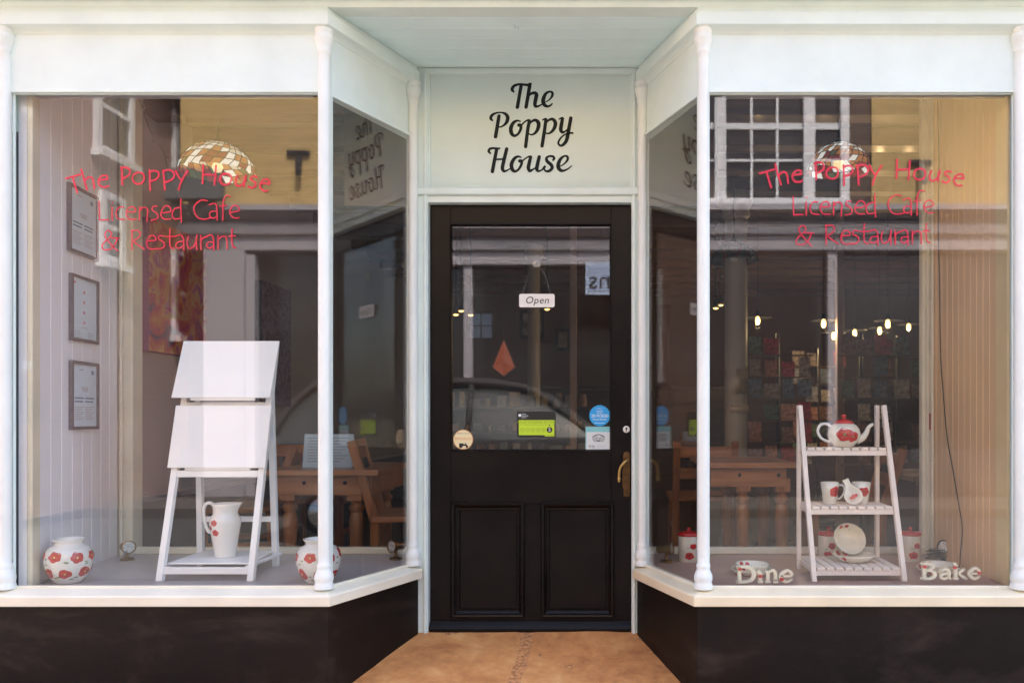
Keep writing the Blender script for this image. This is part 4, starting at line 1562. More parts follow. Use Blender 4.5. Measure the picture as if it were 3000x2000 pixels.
# spoon rest leaning between the mugs
c0 = P(2497, 1446, 0.295)
T = thing('spoon_rest', 'white spoon shaped rest with a poppy leaning between the mugs', 'spoon rest', (c0.x, 0.29, zsh))
ax = Vector((math.sin(R(-22)), 0.32, math.cos(R(-22)))).normalized()
sx_ = ax.cross(Vector((0, 1, 0))).normalized()
nn = sx_.cross(ax).normalized()
if nn.y > 0:
    nn = -nn
prof = [(-0.040, 0.006), (-0.036, 0.020), (-0.024, 0.033), (-0.006, 0.038), (0.012, 0.033), (0.028, 0.021), (0.040, 0.013), (0.056, 0.0105), (0.068, 0.012), (0.072, 0.010)]
mb = MB()
rows = []
base = Vector((c0.x, 0.286, zsh + 0.046))
for h, w in prof:
    row = []
    for i in range(9):
        u = -1 + i / 4
        dep = 0.012 * (1 - u * u) * min(1, w / 0.03)
        row.append(len(mb.v))
        mb.v.append(tuple(base + ax * h + sx_ * (w * u) - nn * dep))
    rows.append(row)
for A_, B_ in zip(rows, rows[1:]):
    for i in range(8):
        mb.face([A_[i], A_[i + 1], B_[i + 1], B_[i]], 0, True)
o = mb.build('rest_body', M['ceramic_cream'], T)
sm = o.modifiers.new('solid', 'SOLIDIFY')
sm.thickness = 0.005
sm.offset = 1 if True else -1
mb = MB()
for (du, dv, s_) in ((0.002, -0.010, 0.0145), (-0.009, -0.008, 0.010), (0.013, -0.012, 0.010)):
    n_ = 18
    rad = [s_ * (0.85 + 0.15 * math.cos(4 * 2 * math.pi * i / n_)) for i in range(n_)]
    mb.add([base + ax * (dv + .75 * rad[i] * math.sin(2 * math.pi * i / n_)) + sx_ * (du + rad[i] * math.cos(2 * math.pi * i / n_)) + nn * (0.004 + 0.0004 * (s_ * 100)) for i in range(n_)], [list(range(n_))], 0)
mb.build('poppy_print', M['poppy'], T)


# dishes
def dish_prof(r, h):
    return [(r * 0.50, 0.0), (r * 0.56, 0.002), (r * 0.82, h * 0.4), (r * 0.95, h * 0.8), (r, h)], [(r * 0.965, h), (r * 0.91, h * 0.8), (r * 0.77, h * 0.42), (r * 0.52, 0.006), (0, 0.005)]


def dish(name, label, c, r, h, tilt=None, seed=1, group='poppy dishes'):
    T_ = thing(name, label, 'dish' if name != 'poppy_bowl' else 'bowl', c, group)
    po, pi_ = dish_prof(r, h)
    m3 = tilt
    mb_ = MB()
    mb_.lathe([(0, 0)] + po + pi_, c, 36, axis=m3)
    mb_.build('dish_body', M['ceramic_cream'], T_)
    mb_ = MB()
    tmp = MB()
    for k_, (a, zz, s_) in enumerate(((2.2, h * .72, r * .16), (1.75, h * .66, r * .15))):
        motif(tmp, pi_[::-1][1:], (0, 0, 0), a, zz, s_, seed + k_, e=0.0006, leaf=(k_ == 1), flip=-1)
    motif(tmp, po, (0, 0, 0), FRONT - 0.75, h * .62, min(r * .14, h * .3), seed + 7, leaf=False)
    for f_, mm in zip(tmp.f, tmp.m):
        vs__ = [Vector(tmp.v[i]) for i in f_]
        if m3:
            vs__ = [m3 @ v for v in vs__]
        mb_.add([v + Vector(c) for v in vs__], [list(range(len(f_)))], mm, True)
    mb_.build('poppy_print', POP, T_)
    return T_


zb3 = 0.3645
dish('serving_dish', 'shallow poppy dish lying on the bottom slats of the white ladder shelf', (PX(2500, 0.29), 0.29, zb3), 0.092, 0.034, seed=3)
tl = Matrix.Rotation(R(10), 3, 'Y') @ Matrix.Rotation(R(62), 3, 'X')
dish('poppy_bowl', 'poppy bowl standing tilted in the dish on the bottom shelf', (PX(2484, 0.36), 0.375, zb3 + 0.073), 0.071, 0.040, tilt=tl, seed=4)
for (pxc, lab1, lab2, sd) in ((2203, 'shallow poppy dish behind the Dine letters', 'small poppy bowl set in the dish behind the Dine letters', 21), (2748, 'shallow poppy dish behind the Bake letters', 'small poppy bowl set in the dish behind the Bake letters', 31)):
    x = PX(pxc, 0.30)
    dish('serving_dish', lab1, (x, 0.30, ZFLOOR + 0.0004), 0.094, 0.030, seed=sd)
    dish('poppy_bowl', lab2, (x + 0.002, 0.305, ZFLOOR + 0.0075), 0.074, 0.042, seed=sd + 3)


# lidded canisters
def canister(x, y, label, seed, rot_=0.0):
    c = Vector((x, y, ZFLOOR + 0.0004))
    T_ = thing('storage_canister', label, 'canister', c, 'red lidded poppy canisters')
    pf_ = [(0.048, 0.0), (0.050, 0.003), (0.050, 0.115), (0.048, 0.119)]
    mb_ = MB()
    mb_.lathe([(0, 0)] + pf_ + [(0, 0.119)], c, 36)
    mb_.build('canister_body', M['ceramic_cream'], T_, sharp=50)
    mb_ = MB()
    mb_.lathe([(0, 0.1195), (0.0515, 0.1195), (0.0525, 0.124), (0.0515, 0.130), (0.045, 0.136), (0.015, 0.140), (0.006, 0.141), (0.006, 0.145), (0.010, 0.149), (0.010, 0.153), (0.005, 0.157), (0, 0.158)], c, 32)
    mb_.build('lid', M['redlid'], T_)
    mb_ = MB()
    motif(mb_, pf_, c, FRONT + 0.35 + rot_, 0.074, 0.019, seed, leaf=True)
    motif(mb_, pf_, c, FRONT - 0.02 + rot_, 0.030, 0.024, seed + 1, leaf=False)
    mb_.build('poppy_print', POP, T_)


canister(PX(2018, 0.64), 0.64, 'red lidded poppy canister alone by the splayed pane beside the door', 3)
canister(PX(2428, 0.66), 0.66, 'red lidded poppy canister half hidden behind the tilted bowl', 13, -0.3)
canister(PX(2666, 0.66), 0.66, 'red lidded poppy canister right of the white ladder shelf', 23)

# standing word ornaments
PD = lambda x, y: (2120 + x / 4.055, 1580 + y / 4.055)


def word(name, label, strokes, y0, th, dots, zoff):
    Tn = thing(name, label, 'letters', (0, 0, 0))
    Tn.location = P(*PD(*strokes[0][0][0][:2]), y0)
    Tn['_w'] = tuple(Tn.location)
    for gi, glyph in enumerate(strokes):
        mb_ = MB()
        step = 0
        for st in glyph:
            pl = stroke_poly([(*PD(x, y), w * 0.80 / 4.055) for x, y, w in st], 6, rnd=len(st) > 2)
            for pg in pl:
                mb_.prism([P(x, y, y0) + Vector((0, -0.0002 * step, zoff)) for x, y in pg], (0, th + 0.0004 * step, 0))
            step += 1
        mb_.build('letter', M['lettercream'], Tn)
    mb_ = MB()
    for (x, y, r) in dots:
        x, y = PD(x, y)
        r /= 4.055
        n_ = 14
        mb_.prism([P(x + r * math.cos(2 * math.pi * i / n_) * (1 + .15 * math.cos(3 * i)), y + .75 * r * math.sin(2 * math.pi * i / n_), y0 - 0.003) + Vector((0, 0, zoff)) for i in range(n_)], (0, 0.0022, 0))
    mb_.build('poppy_print', M['poppy'], Tn)


M['lettercream'] = mat('cream_painted_wood', (0.88, 0.80, 0.62), 0.5, var=0.05, scale=30)
dine = [
    [[(190, 335, 56), (190, 500, 56)], [(165, 335, 40), (250, 328, 44), (330, 350, 52), (362, 420, 64), (330, 485, 52), (250, 508, 40), (165, 508, 40)]],
    [[(435, 400, 56), (435, 500, 56)], [(400, 395, 30), (440, 392, 40)], [(408, 508, 30), (468, 508, 30)], [(430, 345, 50), (434, 347, 50)]],
    [[(528, 390, 50), (528, 500, 50)], [(495, 383, 28), (530, 383, 30)], [(500, 508, 28), (560, 508, 28)], [(530, 400, 30), (580, 372, 36), (615, 400, 48), (618, 500, 48)], [(592, 508, 28), (648, 508, 28)]],
    [[(690, 440, 26), (800, 436, 26), (805, 400, 40), (755, 372, 34), (690, 420, 52), (690, 470, 52), (750, 508, 36), (815, 478, 22)]],
]
word('dine_letters', 'standing cream Dine letters with small red poppies', dine, 0.072, 0.014, ((192, 356, 24), (438, 440, 28), (692, 476, 28)), 0.002)
k_off = lambda pts: pts
bk = 2360  # shift of the second word in zoom units
bake = [
    [[(190, 330, 52), (190, 480, 52)], [(160, 318, 34), (250, 315, 36), (300, 345, 48), (250, 390, 30), (200, 395, 28)], [(200, 395, 28), (280, 400, 36), (322, 445, 52), (270, 488, 38), (160, 492, 34)]],
    [[(390, 400, 34), (450, 378, 36), (490, 405, 50), (492, 470, 48), (520, 490, 28)], [(485, 430, 26), (410, 440, 40), (395, 475, 40), (440, 492, 34), (485, 470, 28)]],
    [[(575, 320, 48), (575, 480, 48)], [(545, 312, 28), (580, 312, 30)], [(550, 490, 28), (610, 490, 28)], [(680, 380, 28), (620, 430, 30), (700, 488, 40)]],
    [[(760, 430, 26), (860, 426, 26), (862, 390, 38), (815, 366, 34), (755, 412, 50), (755, 455, 50), (810, 492, 36), (872, 462, 22)]],
]
bake = [[[(x * 0.965 + 2205, y - 27, w) for x, y, w in st] for st in gl] for gl in bake]
word('bake_letters', 'standing cream Bake letters with small red poppies', bake, 0.072, 0.014, ((2390, 322, 26), (2750, 330, 28), (3040, 395, 26)), 0.0)


# brass spotlights on the display shelf
def spot(x, y, aim, label, mats='brass', watt=0.0):
    c = Vector((x, y, ZFLOOR + 0.0004))
    T_ = thing('brass_spotlight', label, 'spotlight', c, 'small brass spotlights in the windows')
    mb_ = MB()
    mb_.lathe([(0, 0), (0.030, 0), (0.030, 0.008), (0.024, 0.012), (0.008, 0.014), (0.007, 0.04), (0.010, 0.045), (0, 0.047)], c, 22)
    mb_.build('base', M[mats], T_, sharp=40)
    mb_ = MB()
    a = Vector(aim).normalized()
    q = Vector((0, 0, 1)).rotation_difference(a).to_matrix()
    hc = c + Vector((0, 0, 0.062))
    mb_.lathe([(0, -0.045), (0.017, -0.045), (0.019, -0.040), (0.019, 0.0), (0.030, 0.014), (0.031, 0.030), (0.028, 0.031), (0.026, 0.028), (0.022, 0.016), (0.010, 0.010), (0, 0.009)], hc, 24, axis=q)
    mb_.build('lamp_head', M[mats], T_, sharp=40)
    mb_ = MB()
    mb_.lathe([(0, 0.026), (0.010, 0.0275), (0.0275, 0.0265)], hc, 20, axis=q)
    mb_.build('lamp_lens', M['lens'], T_)
    if watt:
        li = bpy.data.lights.new('spotlight_beam', 'SPOT')
        li.energy = watt
        li.color = (1.0, 0.60, 0.30)
        li.spot_size = R(125)
        li.spot_blend = 1.0
        li.shadow_soft_size = 0.025
        lo = bpy.data.objects.new('spotlight_beam', li)
        lo.location = hc + a * 0.04
        lo.rotation_euler = a.to_track_quat('-Z', 'Y').to_euler()
        COL.objects.link(lo)
        setparent(lo, T_)
    return T_


M['lens'] = mat('faceted_lamp_glass', (0.75, 0.74, 0.70), 0.08, var=0.3, scale=140, metal=0.9, bump=0.6, bscale=160)
spot(PX(372, 0.66), 0.66, (0.75, -0.65, 0.05), 'brass spotlight by the boarded wall at the left of the window')
spot(PX(1160, 0.68), 0.68, (-0.55, -0.8, 0.05), 'brass spotlight in the left window beside the door recess')
spot(PX(1952, 0.60), 0.60, (0.8, -0.35, 0.1), 'brass spotlight in the right window beside the door recess')
tsp = spot(PX(2772, 0.66), 0.66, (-0.7, -0.6, 0.15), 'dark spotlight with coiled flex in the right corner of the right window', 'iron')

# flex running down the right cheek to a coil
mb = MB()
wr = lambda t_, z: WRa + dr * t_ + nrr * 0.006 + Vector((0, 0, z))
pts = [wr(0.66, 2.5), wr(0.645, 2.2), wr(0.655, 1.9), wr(0.64, 1.6), wr(0.63, 1.3), wr(0.60, 1.1), wr(0.56, 0.9), wr(0.50, 0.75), wr(0.44, 0.6), wr(0.40, 0.48), wr(0.42, 0.36)]
cx_, cy_ = PX(2745, 0.70), 0.66
pts += [Vector((1.545, 0.42, ZFLOOR + 0.01)), Vector((1.50, 0.40, ZFLOOR + 0.006))]
for k in range(44):
    a = k * 0.7
    r_ = 0.045 + 0.012 * math.sin(k * 1.7)
    pts.append(Vector((cx_ + r_ * 1.3 * math.cos(a), cy_ + r_ * 0.7 * math.sin(a), ZFLOOR + 0.006 + 0.0011 * k)))
mb.tube(catmull(pts, 4), 0.0022, 6)
tag(mb.build('cable', M['rubber']), 'thin dark cable hanging down the boarded wall to a coil', 'cable')
# row of fairy-light flex at left
mb = MB()
pts = [Vector((-2.05, 0.7, 2.55)), Vector((-1.98, 0.7, 2.34)), Vector((-1.93, 0.72, 2.25)), Vector((-1.90, 0.72, 2.12)), Vector((-1.86, 0.74, 2.02)), Vector((-1.8, 0.75, 1.95))]
cp = catmull([p - Vector((0.22, 0, 0)) for p in pts], 6)
mb.tube(cp, 0.0016, 5)
for i in range(3, len(cp), 5):
    p = Vector(cp[i])
    mb.tube([p, p + Vector((0.018 if i % 2 else -0.018, 0, -0.004))], [0.0022, 0.003], 6)
tag(mb.build('fairy_light_string', M['iron']), 'thin string of unlit fairy lights hanging in the left window', 'lights')
# wall socket label (fire point sticker) on the right back post
T = thing('wall_notice', 'small red and green notice on the post at the right of the window', 'notice', (PX(2732, YB - 0.04), YB - 0.034, PZ(1250, YB - 0.04)))
mb = MB()
nx0, nx1 = PX(2722, YB - 0.032), PX(2745, YB - 0.032)
mb.box(nx0, nx1, YB - 0.036, YB - 0.031, PZ(1258, YB), PZ(1210, YB))
mb.build('red_plate', mat('red_notice', (0.42, 0.03, 0.02), 0.5, var=0.1), T)
mb = MB()
mb.box(nx0 + 0.016, nx1 - 0.003, YB - 0.0375, YB - 0.0362, PZ(1232, YB), PZ(1215, YB))
mb.build('green_mark', mat('green_notice', (0.05, 0.2, 0.06), 0.5, var=0.1), T)

# ------------------------------------------------------------------ inside the cafe
def table(x0, x1, y0, y1, ztop, label, legx):
    T_ = thing('pine_table', label, 'table', ((x0 + x1) / 2, (y0 + y1) / 2, -0.012))
    n_ = 5
    for i in range(n_):
        a = y0 + (y1 - y0) * i / n_
        b = y0 + (y1 - y0) * (i + 1) / n_
        MB().box(x0, x1, a + 0.0008, b - 0.0008, ztop - 0.032, ztop).build('top_plank', M['pine'], T_, bevel=0.004)
    e = 0.05
    for yy in (y0 + e, y1 - e - 0.025):
        MB().box(x0 + e, x1 - e, yy, yy + 0.025, ztop - 0.145, ztop - 0.033).build('apron', M['pine'], T_, bevel=0.003)
    for xx in (x0 + e + 0.001, x1 - e - 0.026):
        MB().box(xx, xx + 0.025, y0 + e + 0.026, y1 - e - 0.026, ztop - 0.145, ztop - 0.033).build('apron', M['pine'], T_, bevel=0.003)
    h = ztop - 0.145 + 0.012
    pf_ = [(0.0, 0), (0.024, 0), (0.028, 0.03), (0.030, 0.10), (0.036, 0.28), (0.041, 0.40), (0.036, 0.44), (0.030, 0.455), (0.042, 0.475), (0.042, 0.49), (0.028, 0.505), (0.030, 0.52), (0.043, 0.535), (0.043, h - 0.01), (0, h - 0.01)]
    pf_ = [(r, min(z * h / 0.555, h)) for r, z in pf_]
    for lx_ in legx:
        for ly_ in (y0 + 0.10, y1 - 0.10):
            mb_ = MB()
            mb_.lathe(pf_, (lx_, ly_, -0.012), 20)
            mb_.box(lx_ - 0.042, lx_ + 0.042, ly_ - 0.042, ly_ + 0.042, ztop - 0.175, ztop - 0.10)
            mb_.build('turned_leg', M['pine_z'], T_, sharp=40)
    for xx in (x0 + 0.22, x0 + 0.45):
        mb_ = MB()
        mb_.lathe([(0, 0), (0.012, 0), (0.009, 0.005), (0, 0.007)], (xx, y0 + 0.05, ztop - 0.075), 10, axis=Matrix.Rotation(R(90), 3, 'X'))
        mb_.build('iron_stud', M['iron'], T_)
    return T_


zt_l = 0.685
table(PX(765, 1.35), PX(1108, 1.35), 1.35, 2.15, zt_l, 'waxed pine table with turned legs behind the left window display', (PX(850, 1.45), PX(1045, 1.45)))
table(PX(2060, 1.55), PX(2335, 1.55), 1.55, 2.35, 0.715, 'pine table behind the right window seen left of the white ladder shelf', (PX(2175, 1.65), PX(2290, 1.65)))


def chair(x, y, yaw, label, zs=0.43, h=0.98):
    """slat-back rustic chair; yaw 0 faces -Y"""
    T_ = thing('rustic_chair', label, 'chair', (x, y, -0.012))
    ca, sa = math.cos(yaw), math.sin(yaw)
    wp = lambda a, b, z: Vector((x + a * ca - b * sa, y + a * sa + b * ca, z - 0.012))
    hw, hd = 0.20, 0.20
    up = (0, 1, 0)
    for s_ in (-1, 1):
        MB().bar(wp(s_ * hw, -hd, 0), wp(s_ * hw, -hd, zs - 0.03), 0.045, 0.045, up=up).build('leg', M['pine_z'], T_, bevel=0.004)
        MB().bar(wp(s_ * hw, hd, 0), wp(s_ * hw, hd, zs - 0.03), 0.05, 0.045, up=up).build('leg', M['pine_z'], T_, bevel=0.004)
        MB().bar(wp(s_ * hw, hd, zs - 0.03), wp(s_ * hw, hd + 0.13, h), 0.05, 0.04, up=up).build('back_post', M['pine_z'], T_, bevel=0.004)
        MB().bar(wp(s_ * hw, -hd + .02, 0.2), wp(s_ * hw, hd - .02, 0.2), 0.025, 0.03).build('stretcher', M['pine'], T_, bevel=0.003)
    MB().bar(wp(0, -hd - 0.03, zs - 0.012), wp(0, hd + 0.02, zs - 0.012), 2 * hw + 0.08, 0.034).build('seat', M['pine'], T_, bevel=0.006)
    for zz in (0.60, h - 0.07):
        bb = hd + 0.13 * (zz - zs) / (h - zs)
        MB().bar(wp(-hw, bb, zz), wp(hw, bb, zz), 0.02, 0.075).build('back_rail', M['pine'], T_, bevel=0.004)
    for i in range(5):
        a = -hw + (i + 1) * 2 * hw / 6
        MB().bar(wp(a, hd + 0.13 * (0.64 - zs) / (h - zs), 0.64), wp(a, hd + 0.13 * (h - 0.11 - zs) / (h - zs), h - 0.11), 0.02, 0.014, up=up).build('back_spindle', M['iron'], T_)
    return T_


chair(PX(1155, 1.55) + 0.10, 1.62, R(100), 'pine chair at the right end of the table in the left window', h=0.86)
chair(PX(690, 1.9), 2.05, R(-80), 'pine chair at the left end of the table in the left window', h=0.80)
chair(PX(930, 2.5), 2.55, R(180), 'pine chair on the far side of the table in the left window', h=0.84)
chair(PX(2060, 2.6), 2.75, R(180), 'pine chair behind the table in the right window', h=0.82)
chair(PX(2480, 1.9), 2.0, R(-95), 'pine chair at the right end of the table behind the ladder shelf', h=0.80)

# leaflet on the left table
lx_, ly_ = PX(965, 1.62), 1.62
T = thing('menu_card', 'white menu card standing on the pine table in the left window', 'menu', (lx_, ly_, zt_l))
mb = MB()
for s_ in (-1, 1):
    mb.prism([(lx_ - 0.145, ly_ + 0.004 * s_, zt_l + 0.195), (lx_ + 0.145, ly_ + 0.004 * s_, zt_l + 0.195), (lx_ + 0.145, ly_ + 0.04 * s_, zt_l + 0.001), (lx_ - 0.145, ly_ + 0.04 * s_, zt_l + 0.001)], (0, 0.0015, 0))
mb.build('card', M['paper'], T)
mb = MB()
for i in range(9):
    z = 0.17 - i * 0.017
    yy = ly_ - 0.004 - 0.036 * (0.195 - z) / 0.194 - 0.0012
    for a, b in ((-0.12, -0.03), (0.02, 0.12 - 0.02 * (i % 3))):
        mb.box(lx_ + a, lx_ + b, yy - 0.0004, yy, zt_l + z, zt_l + z + 0.004)
tag(mb.build('print', M['print_grey'], T), kind='stuff')


# paintings on the left interior wall
def painting(y0, y1, z0, z1, label, face, edge, dep=0.05):
    T_ = thing('canvas_painting', label, 'painting', (XL + 0.02, (y0 + y1) / 2, z0))
    MB().box(XL + 0.001, XL + dep, y0, y1, z0, z1).build('canvas_edge', edge, T_)
    MB().box(XL + dep, XL + dep + 0.002, y0 + 0.001, y1 - 0.001, z0 + 0.001, z1 - 0.001).build('painted_face', face, T_)


def abstract_mat(name, cols, scale, dist=1.5):
    m = bpy.data.materials.new(name)
    m.use_nodes = True
    N, Lk = m.node_tree.nodes, m.node_tree.links
    b = N['Principled BSDF']
    b.inputs['Roughness'].default_value = 0.6
    tc = N.new('ShaderNodeTexCoord')
    nz = N.new('ShaderNodeTexNoise')
    nz.inputs['Scale'].default_value = scale
    nz.inputs['Detail'].default_value = 7
    nz.inputs['Distortion'].default_value = dist
    Lk.new(tc.outputs['Object'], nz.inputs['Vector'])
    rp = N.new('ShaderNodeValToRGB')
    el = rp.color_ramp.elements
    el[0].position, el[0].color = 0.3, (*cols[0], 1)
    el[1].position, el[1].color = 0.7, (*cols[-1], 1)
    for i, c in enumerate(cols[1:-1]):
        e = el.new(0.3 + 0.4 * (i + 1) / (len(cols) - 1))
        e.color = (*c, 1)
    Lk.new(nz.outputs['Fac'], rp.inputs['Fac'])
    Lk.new(rp.outputs['Color'], b.inputs['Base Color'])
    return m


M['art1'] = abstract_mat('poppy_field_oil_paint', [(0.06, 0.03, 0.16), (0.45, 0.03, 0.10), (0.55, 0.10, 0.05), (0.60, 0.30, 0.12), (0.40, 0.04, 0.20), (0.4, 0.3, 0.35)], 5)
M['art2'] = abstract_mat('purple_ring_oil_paint', [(0.03, 0.015, 0.05), (0.10, 0.04, 0.12), (0.22, 0.14, 0.26), (0.05, 0.02, 0.06)], 9, 3)
painting(1.16, 1.78, 1.335, 2.05, 'orange and red abstract canvas with magenta edge on the cafe wall', M['art1'], mat('magenta_canvas_edge', (0.30, 0.05, 0.25), 0.6, var=0.1))
painting(2.57, 3.09, 1.06, 1.95, 'dark purple ringed canvas deeper on the cafe wall', M['art2'], mat('dark_canvas_edge', (0.03, 0.03, 0.05), 0.6, var=0.1))


# stained glass lamps
def stained_lamp(x, y, z0, r, label, names=('glc', 'glw', 'glo', 'glr', 'glg')):
    T_ = thing('stained_glass_lamp', label, 'lamp', (x, y, z0), 'stained glass pendant lamps')
    hgt = r * 0.93
    nr, ns = 7, 26
    rnd = random.Random(int(abs(x) * 100))
    pts = {}
    for j in range(nr + 1):
        a = (math.pi / 2) * (0.06 + 0.94 * (1 - j / nr))
        for i in range(ns):
            th = 2 * math.pi * (i + (0.5 if j % 2 else 0) + (rnd.uniform(-.22, .22) if 0 < j < nr else 0)) / ns
            aa = a + (rnd.uniform(-.04, .04) if 0 < j < nr else 0)
            pts[j, i] = Vector((x + r * math.cos(aa) * math.cos(th), y + r * math.cos(aa) * math.sin(th), z0 + hgt * math.sin(aa)))
    mb_ = MB()
    lead = MB()
    for j in range(nr):
        for i in range(ns):
            if j % 2:
                q = [pts[j, i], pts[j, (i + 1) % ns], pts[j + 1, (i + 1) % ns], pts[j + 1, (i + 0) % ns]]
                q = [pts[j, i], pts[j, (i + 1) % ns], pts[j + 1, (i + 1) % ns], pts[j + 1, i]]
            else:
                q = [pts[j, i], pts[j, (i + 1) % ns], pts[j + 1, i], pts[j + 1, (i - 1) % ns]]
            c = sum(q, Vector()) / 4
            q2 = [c + (p - c) * 0.93 for p in q]
            if j < 3:
                mi = rnd.choice([0, 0, 0, 1, 1])
            elif j < 5:
                mi = rnd.choice([1, 1, 0, 0, 2])
            else:
                mi = rnd.choice([1, 2, 3, 3, 4])
            mb_.add(q2, [(0, 1, 2, 3)], mi)
            for a_, b_ in ((q[0], q[1]), (q[1], q[2])):
                lead.bar(a_, b_, 0.0035, 0.0035, m=0)
    mb_.build('stained_glass', [M[n] for n in names], T_)
    tag(lead.build('lead_cames', M['iron'], T_), kind='stuff')
    mb_ = MB()
    mb_.lathe([(0, hgt + 0.03), (0.01, hgt + 0.03), (0.028, hgt + 0.006), (0.03, hgt - 0.004), (0.0, hgt - 0.004)], (x, y, z0), 16)
    mb_.tube([(x, y, z0 + hgt + 0.02), (x, y, ZCE - 0.02)], 0.006, 8)
    mb_.lathe([(0, -0.05), (0.05, -0.03), (0.055, 0.0), (0, 0.0)], (x, y, ZCE), 16)
    mb_.build('chain', M['iron'], T_)
    mb_ = MB()
    mb_.lathe([(0, 0), (0.02, 0.006), (0.03, 0.03), (0.02, 0.055), (0.012, 0.07), (0, 0.07)], (x, y, z0 + 0.02), 16)
    mb_.build('bulb', M['bulb_soft' if names[0] == 'glc' else 'off'], T_)


def glow(name, col, e):
    return mat(name, col, 0.3, var=0.08, scale=40, emis=col, estr=e)


GL = 2.2
M['glc'] = glow('cream_opal_glass', (0.72, 0.68, 0.57), 0.030 * GL)
M['glw'] = glow('white_opal_glass', (0.75, 0.73, 0.68), 0.05 * GL)
M['glo'] = glow('orange_opal_glass', (0.60, 0.25, 0.08), 0.025 * GL)
M['glr'] = glow('red_opal_glass', (0.35, 0.04, 0.03), 0.015 * GL)
M['glg'] = glow('green_opal_glass', (0.12, 0.16, 0.06), 0.015 * GL)
M['dkg'] = mat('bottle_green_glass', (0.03, 0.045, 0.035), 0.2, var=0.2)
M['dkr'] = mat('dark_ruby_glass', (0.08, 0.02, 0.02), 0.2, var=0.2)
M['bulb'] = mat('lit_bulb', (1, 0.8, 0.45), 0.3, var=0, emis=(1.0, 0.56, 0.16), estr=0.95)
M['bulb_soft'] = mat('lit_frosted_bulb', (1, 0.85, 0.6), 0.3, var=0, emis=(1.0, 0.7, 0.35), estr=0.12)
stained_lamp(PX(637, 1.3), 1.3, PZ(517, 1.3), 0.20, 'domed stained glass lamp behind the red lettering of the left window')
stained_lamp(PX(2457, 1.3), 1.3, PZ(507, 1.3), 0.175, 'domed stained glass lamp behind the red lettering of the right window')
stained_lamp(PX(2150, 2.6), 2.6, PZ(775, 2.6), 0.17, 'stained glass lamp further inside beside the pale column', ('dkg', 'dkg', 'dkr', 'dkr', 'dkg'))


# pendant lamps with a small bulb under a flat shade
def pendant(pxx, pyy, Y, label):
    p = P(pxx, pyy, Y)
    T_ = thing('pendant_lamp', label, 'lamp', p, 'small lit pendant lamps in the dark cafe')
    mb_ = MB()
    mb_.tube([(p.x, Y, p.z + 0.07), (p.x, Y, ZCE - 0.002)], 0.003, 6)
    mb_.build('cord', M['rubber'], T_)
    mb_ = MB()
    mb_.lathe([(0.0, 0.075), (0.016, 0.072), (0.022, 0.045), (0.11, 0.022), (0.112, 0.018), (0.02, 0.038), (0.0, 0.04)], (p.x, Y, p.z), 24)
    mb_.build('lamp_shade', M['iron'], T_)
    mb_ = MB()
    mb_.lathe([(0, -0.036), (0.012, -0.032), (0.019, -0.016), (0.019, 0.005), (0.012, 0.026), (0, 0.034)], (p.x, Y, p.z), 14)
    mb_.build('bulb', M['bulb'], T_)
    li = bpy.data.lights.new('pendant_light', 'POINT')
    li.energy = 0.9
    li.color = (1.0, 0.66, 0.33)
    li.shadow_soft_size = 0.03
    lo = bpy.data.objects.new('pendant_light', li)
    lo.location = (p.x, Y, p.z - 0.07)
    COL.objects.link(lo)
    setparent(lo, T_)


ordn = ['first', 'second', 'third']
for i, (a, b, Y) in enumerate(((2220, 938, 3.4), (2413, 946, 3.4), (2601, 947, 3.4))):
    pendant(a, b, Y, ordn[i] + ' from the left of the three larger lit pendant lamps')
for (a, b, lab) in ((2442, 982, 'lowest and leftmost of the small far pendant lamps'), (2504, 974, 'small far pendant lamp second from the left'), (2577, 967, 'small far pendant lamp just left of the third large pendant'), (2662, 957, 'rightmost of the lit pendant lamps')):
    pendant(a, b, 4.6, lab)


def halogen(pxx, pyy, Y, label):
    p = P(pxx, pyy, Y)
    T_ = thing('ceiling_spotlight', label, 'lamp', p, 'small lit ceiling spotlights')
    mb_ = MB()
    mb_.tube([(p.x, Y, ZCE - 0.11), (p.x, Y, p.z + 0.03)], 0.006, 6)
    mb_.lathe([(0, 0.06), (0.02, 0.055), (0.03, 0.0), (0.028, -0.004), (0, 0.0)], (p.x, Y, p.z), 14)
    mb_.build('housing', M['iron'], T_)
    mb_ = MB()
    mb_.lathe([(0, -0.014), (0.016, -0.010), (0.022, -0.0045), (0, -0.0045)], (p.x, Y, p.z), 14)
    mb_.build('bulb', M['bulb'], T_)


for (a, b, lab) in ((2097, 901, 'lower of two lit spotlights beside the white corner column'), (2111, 892, 'upper of two lit spotlights beside the white corner column'), (1336, 920, 'lowest left lit spotlight seen through the door glass'), (1351, 909, 'upper left lit spotlight seen through the door glass'),
                    (1603, 904, 'lit spotlight just right of the Open sign'), (1379, 921, 'lit spotlight over the bright rear window')):
    halogen(a, b, 3.6, lab)

# cast columns and posts inside
for (x, y, r, lab) in ((PX(1564, 4.6), 4.6, 0.062, 'slender cream column seen through the middle of the door glass'), (PX(2156, 2.75), 2.75, 0.085, 'thick pale column inside beside the right window')):
    T = thing('round_column', lab, 'column', (x, y, -0.012))
    mb = MB()
    mb.lathe([(0, -0.012), (r * 1.6, -0.012), (r * 1.6, 0.10), (r * 1.3, 0.12), (r * 1.05, 0.2), (r, 0.4), (r * 0.95, ZCE - 0.30)], (x, y, 0), 24)
    mb.build('shaft', mat('cream_column_paint', (0.50, 0.47, 0.41), 0.5, var=0.03), T)
    mb = MB()
    mb.lathe([(r * 0.95, ZCE - 0.2995), (r * 1.2, ZCE - 0.28), (r * 1.1, ZCE - 0.25), (r * 1.5, ZCE - 0.16), (r * 1.5, ZCE - 0.112), (0, ZCE - 0.112)], (x, y, 0), 24)
    mb.build('capital', mat('cream_capital_paint', (0.50, 0.47, 0.41), 0.5, var=0.03), T)
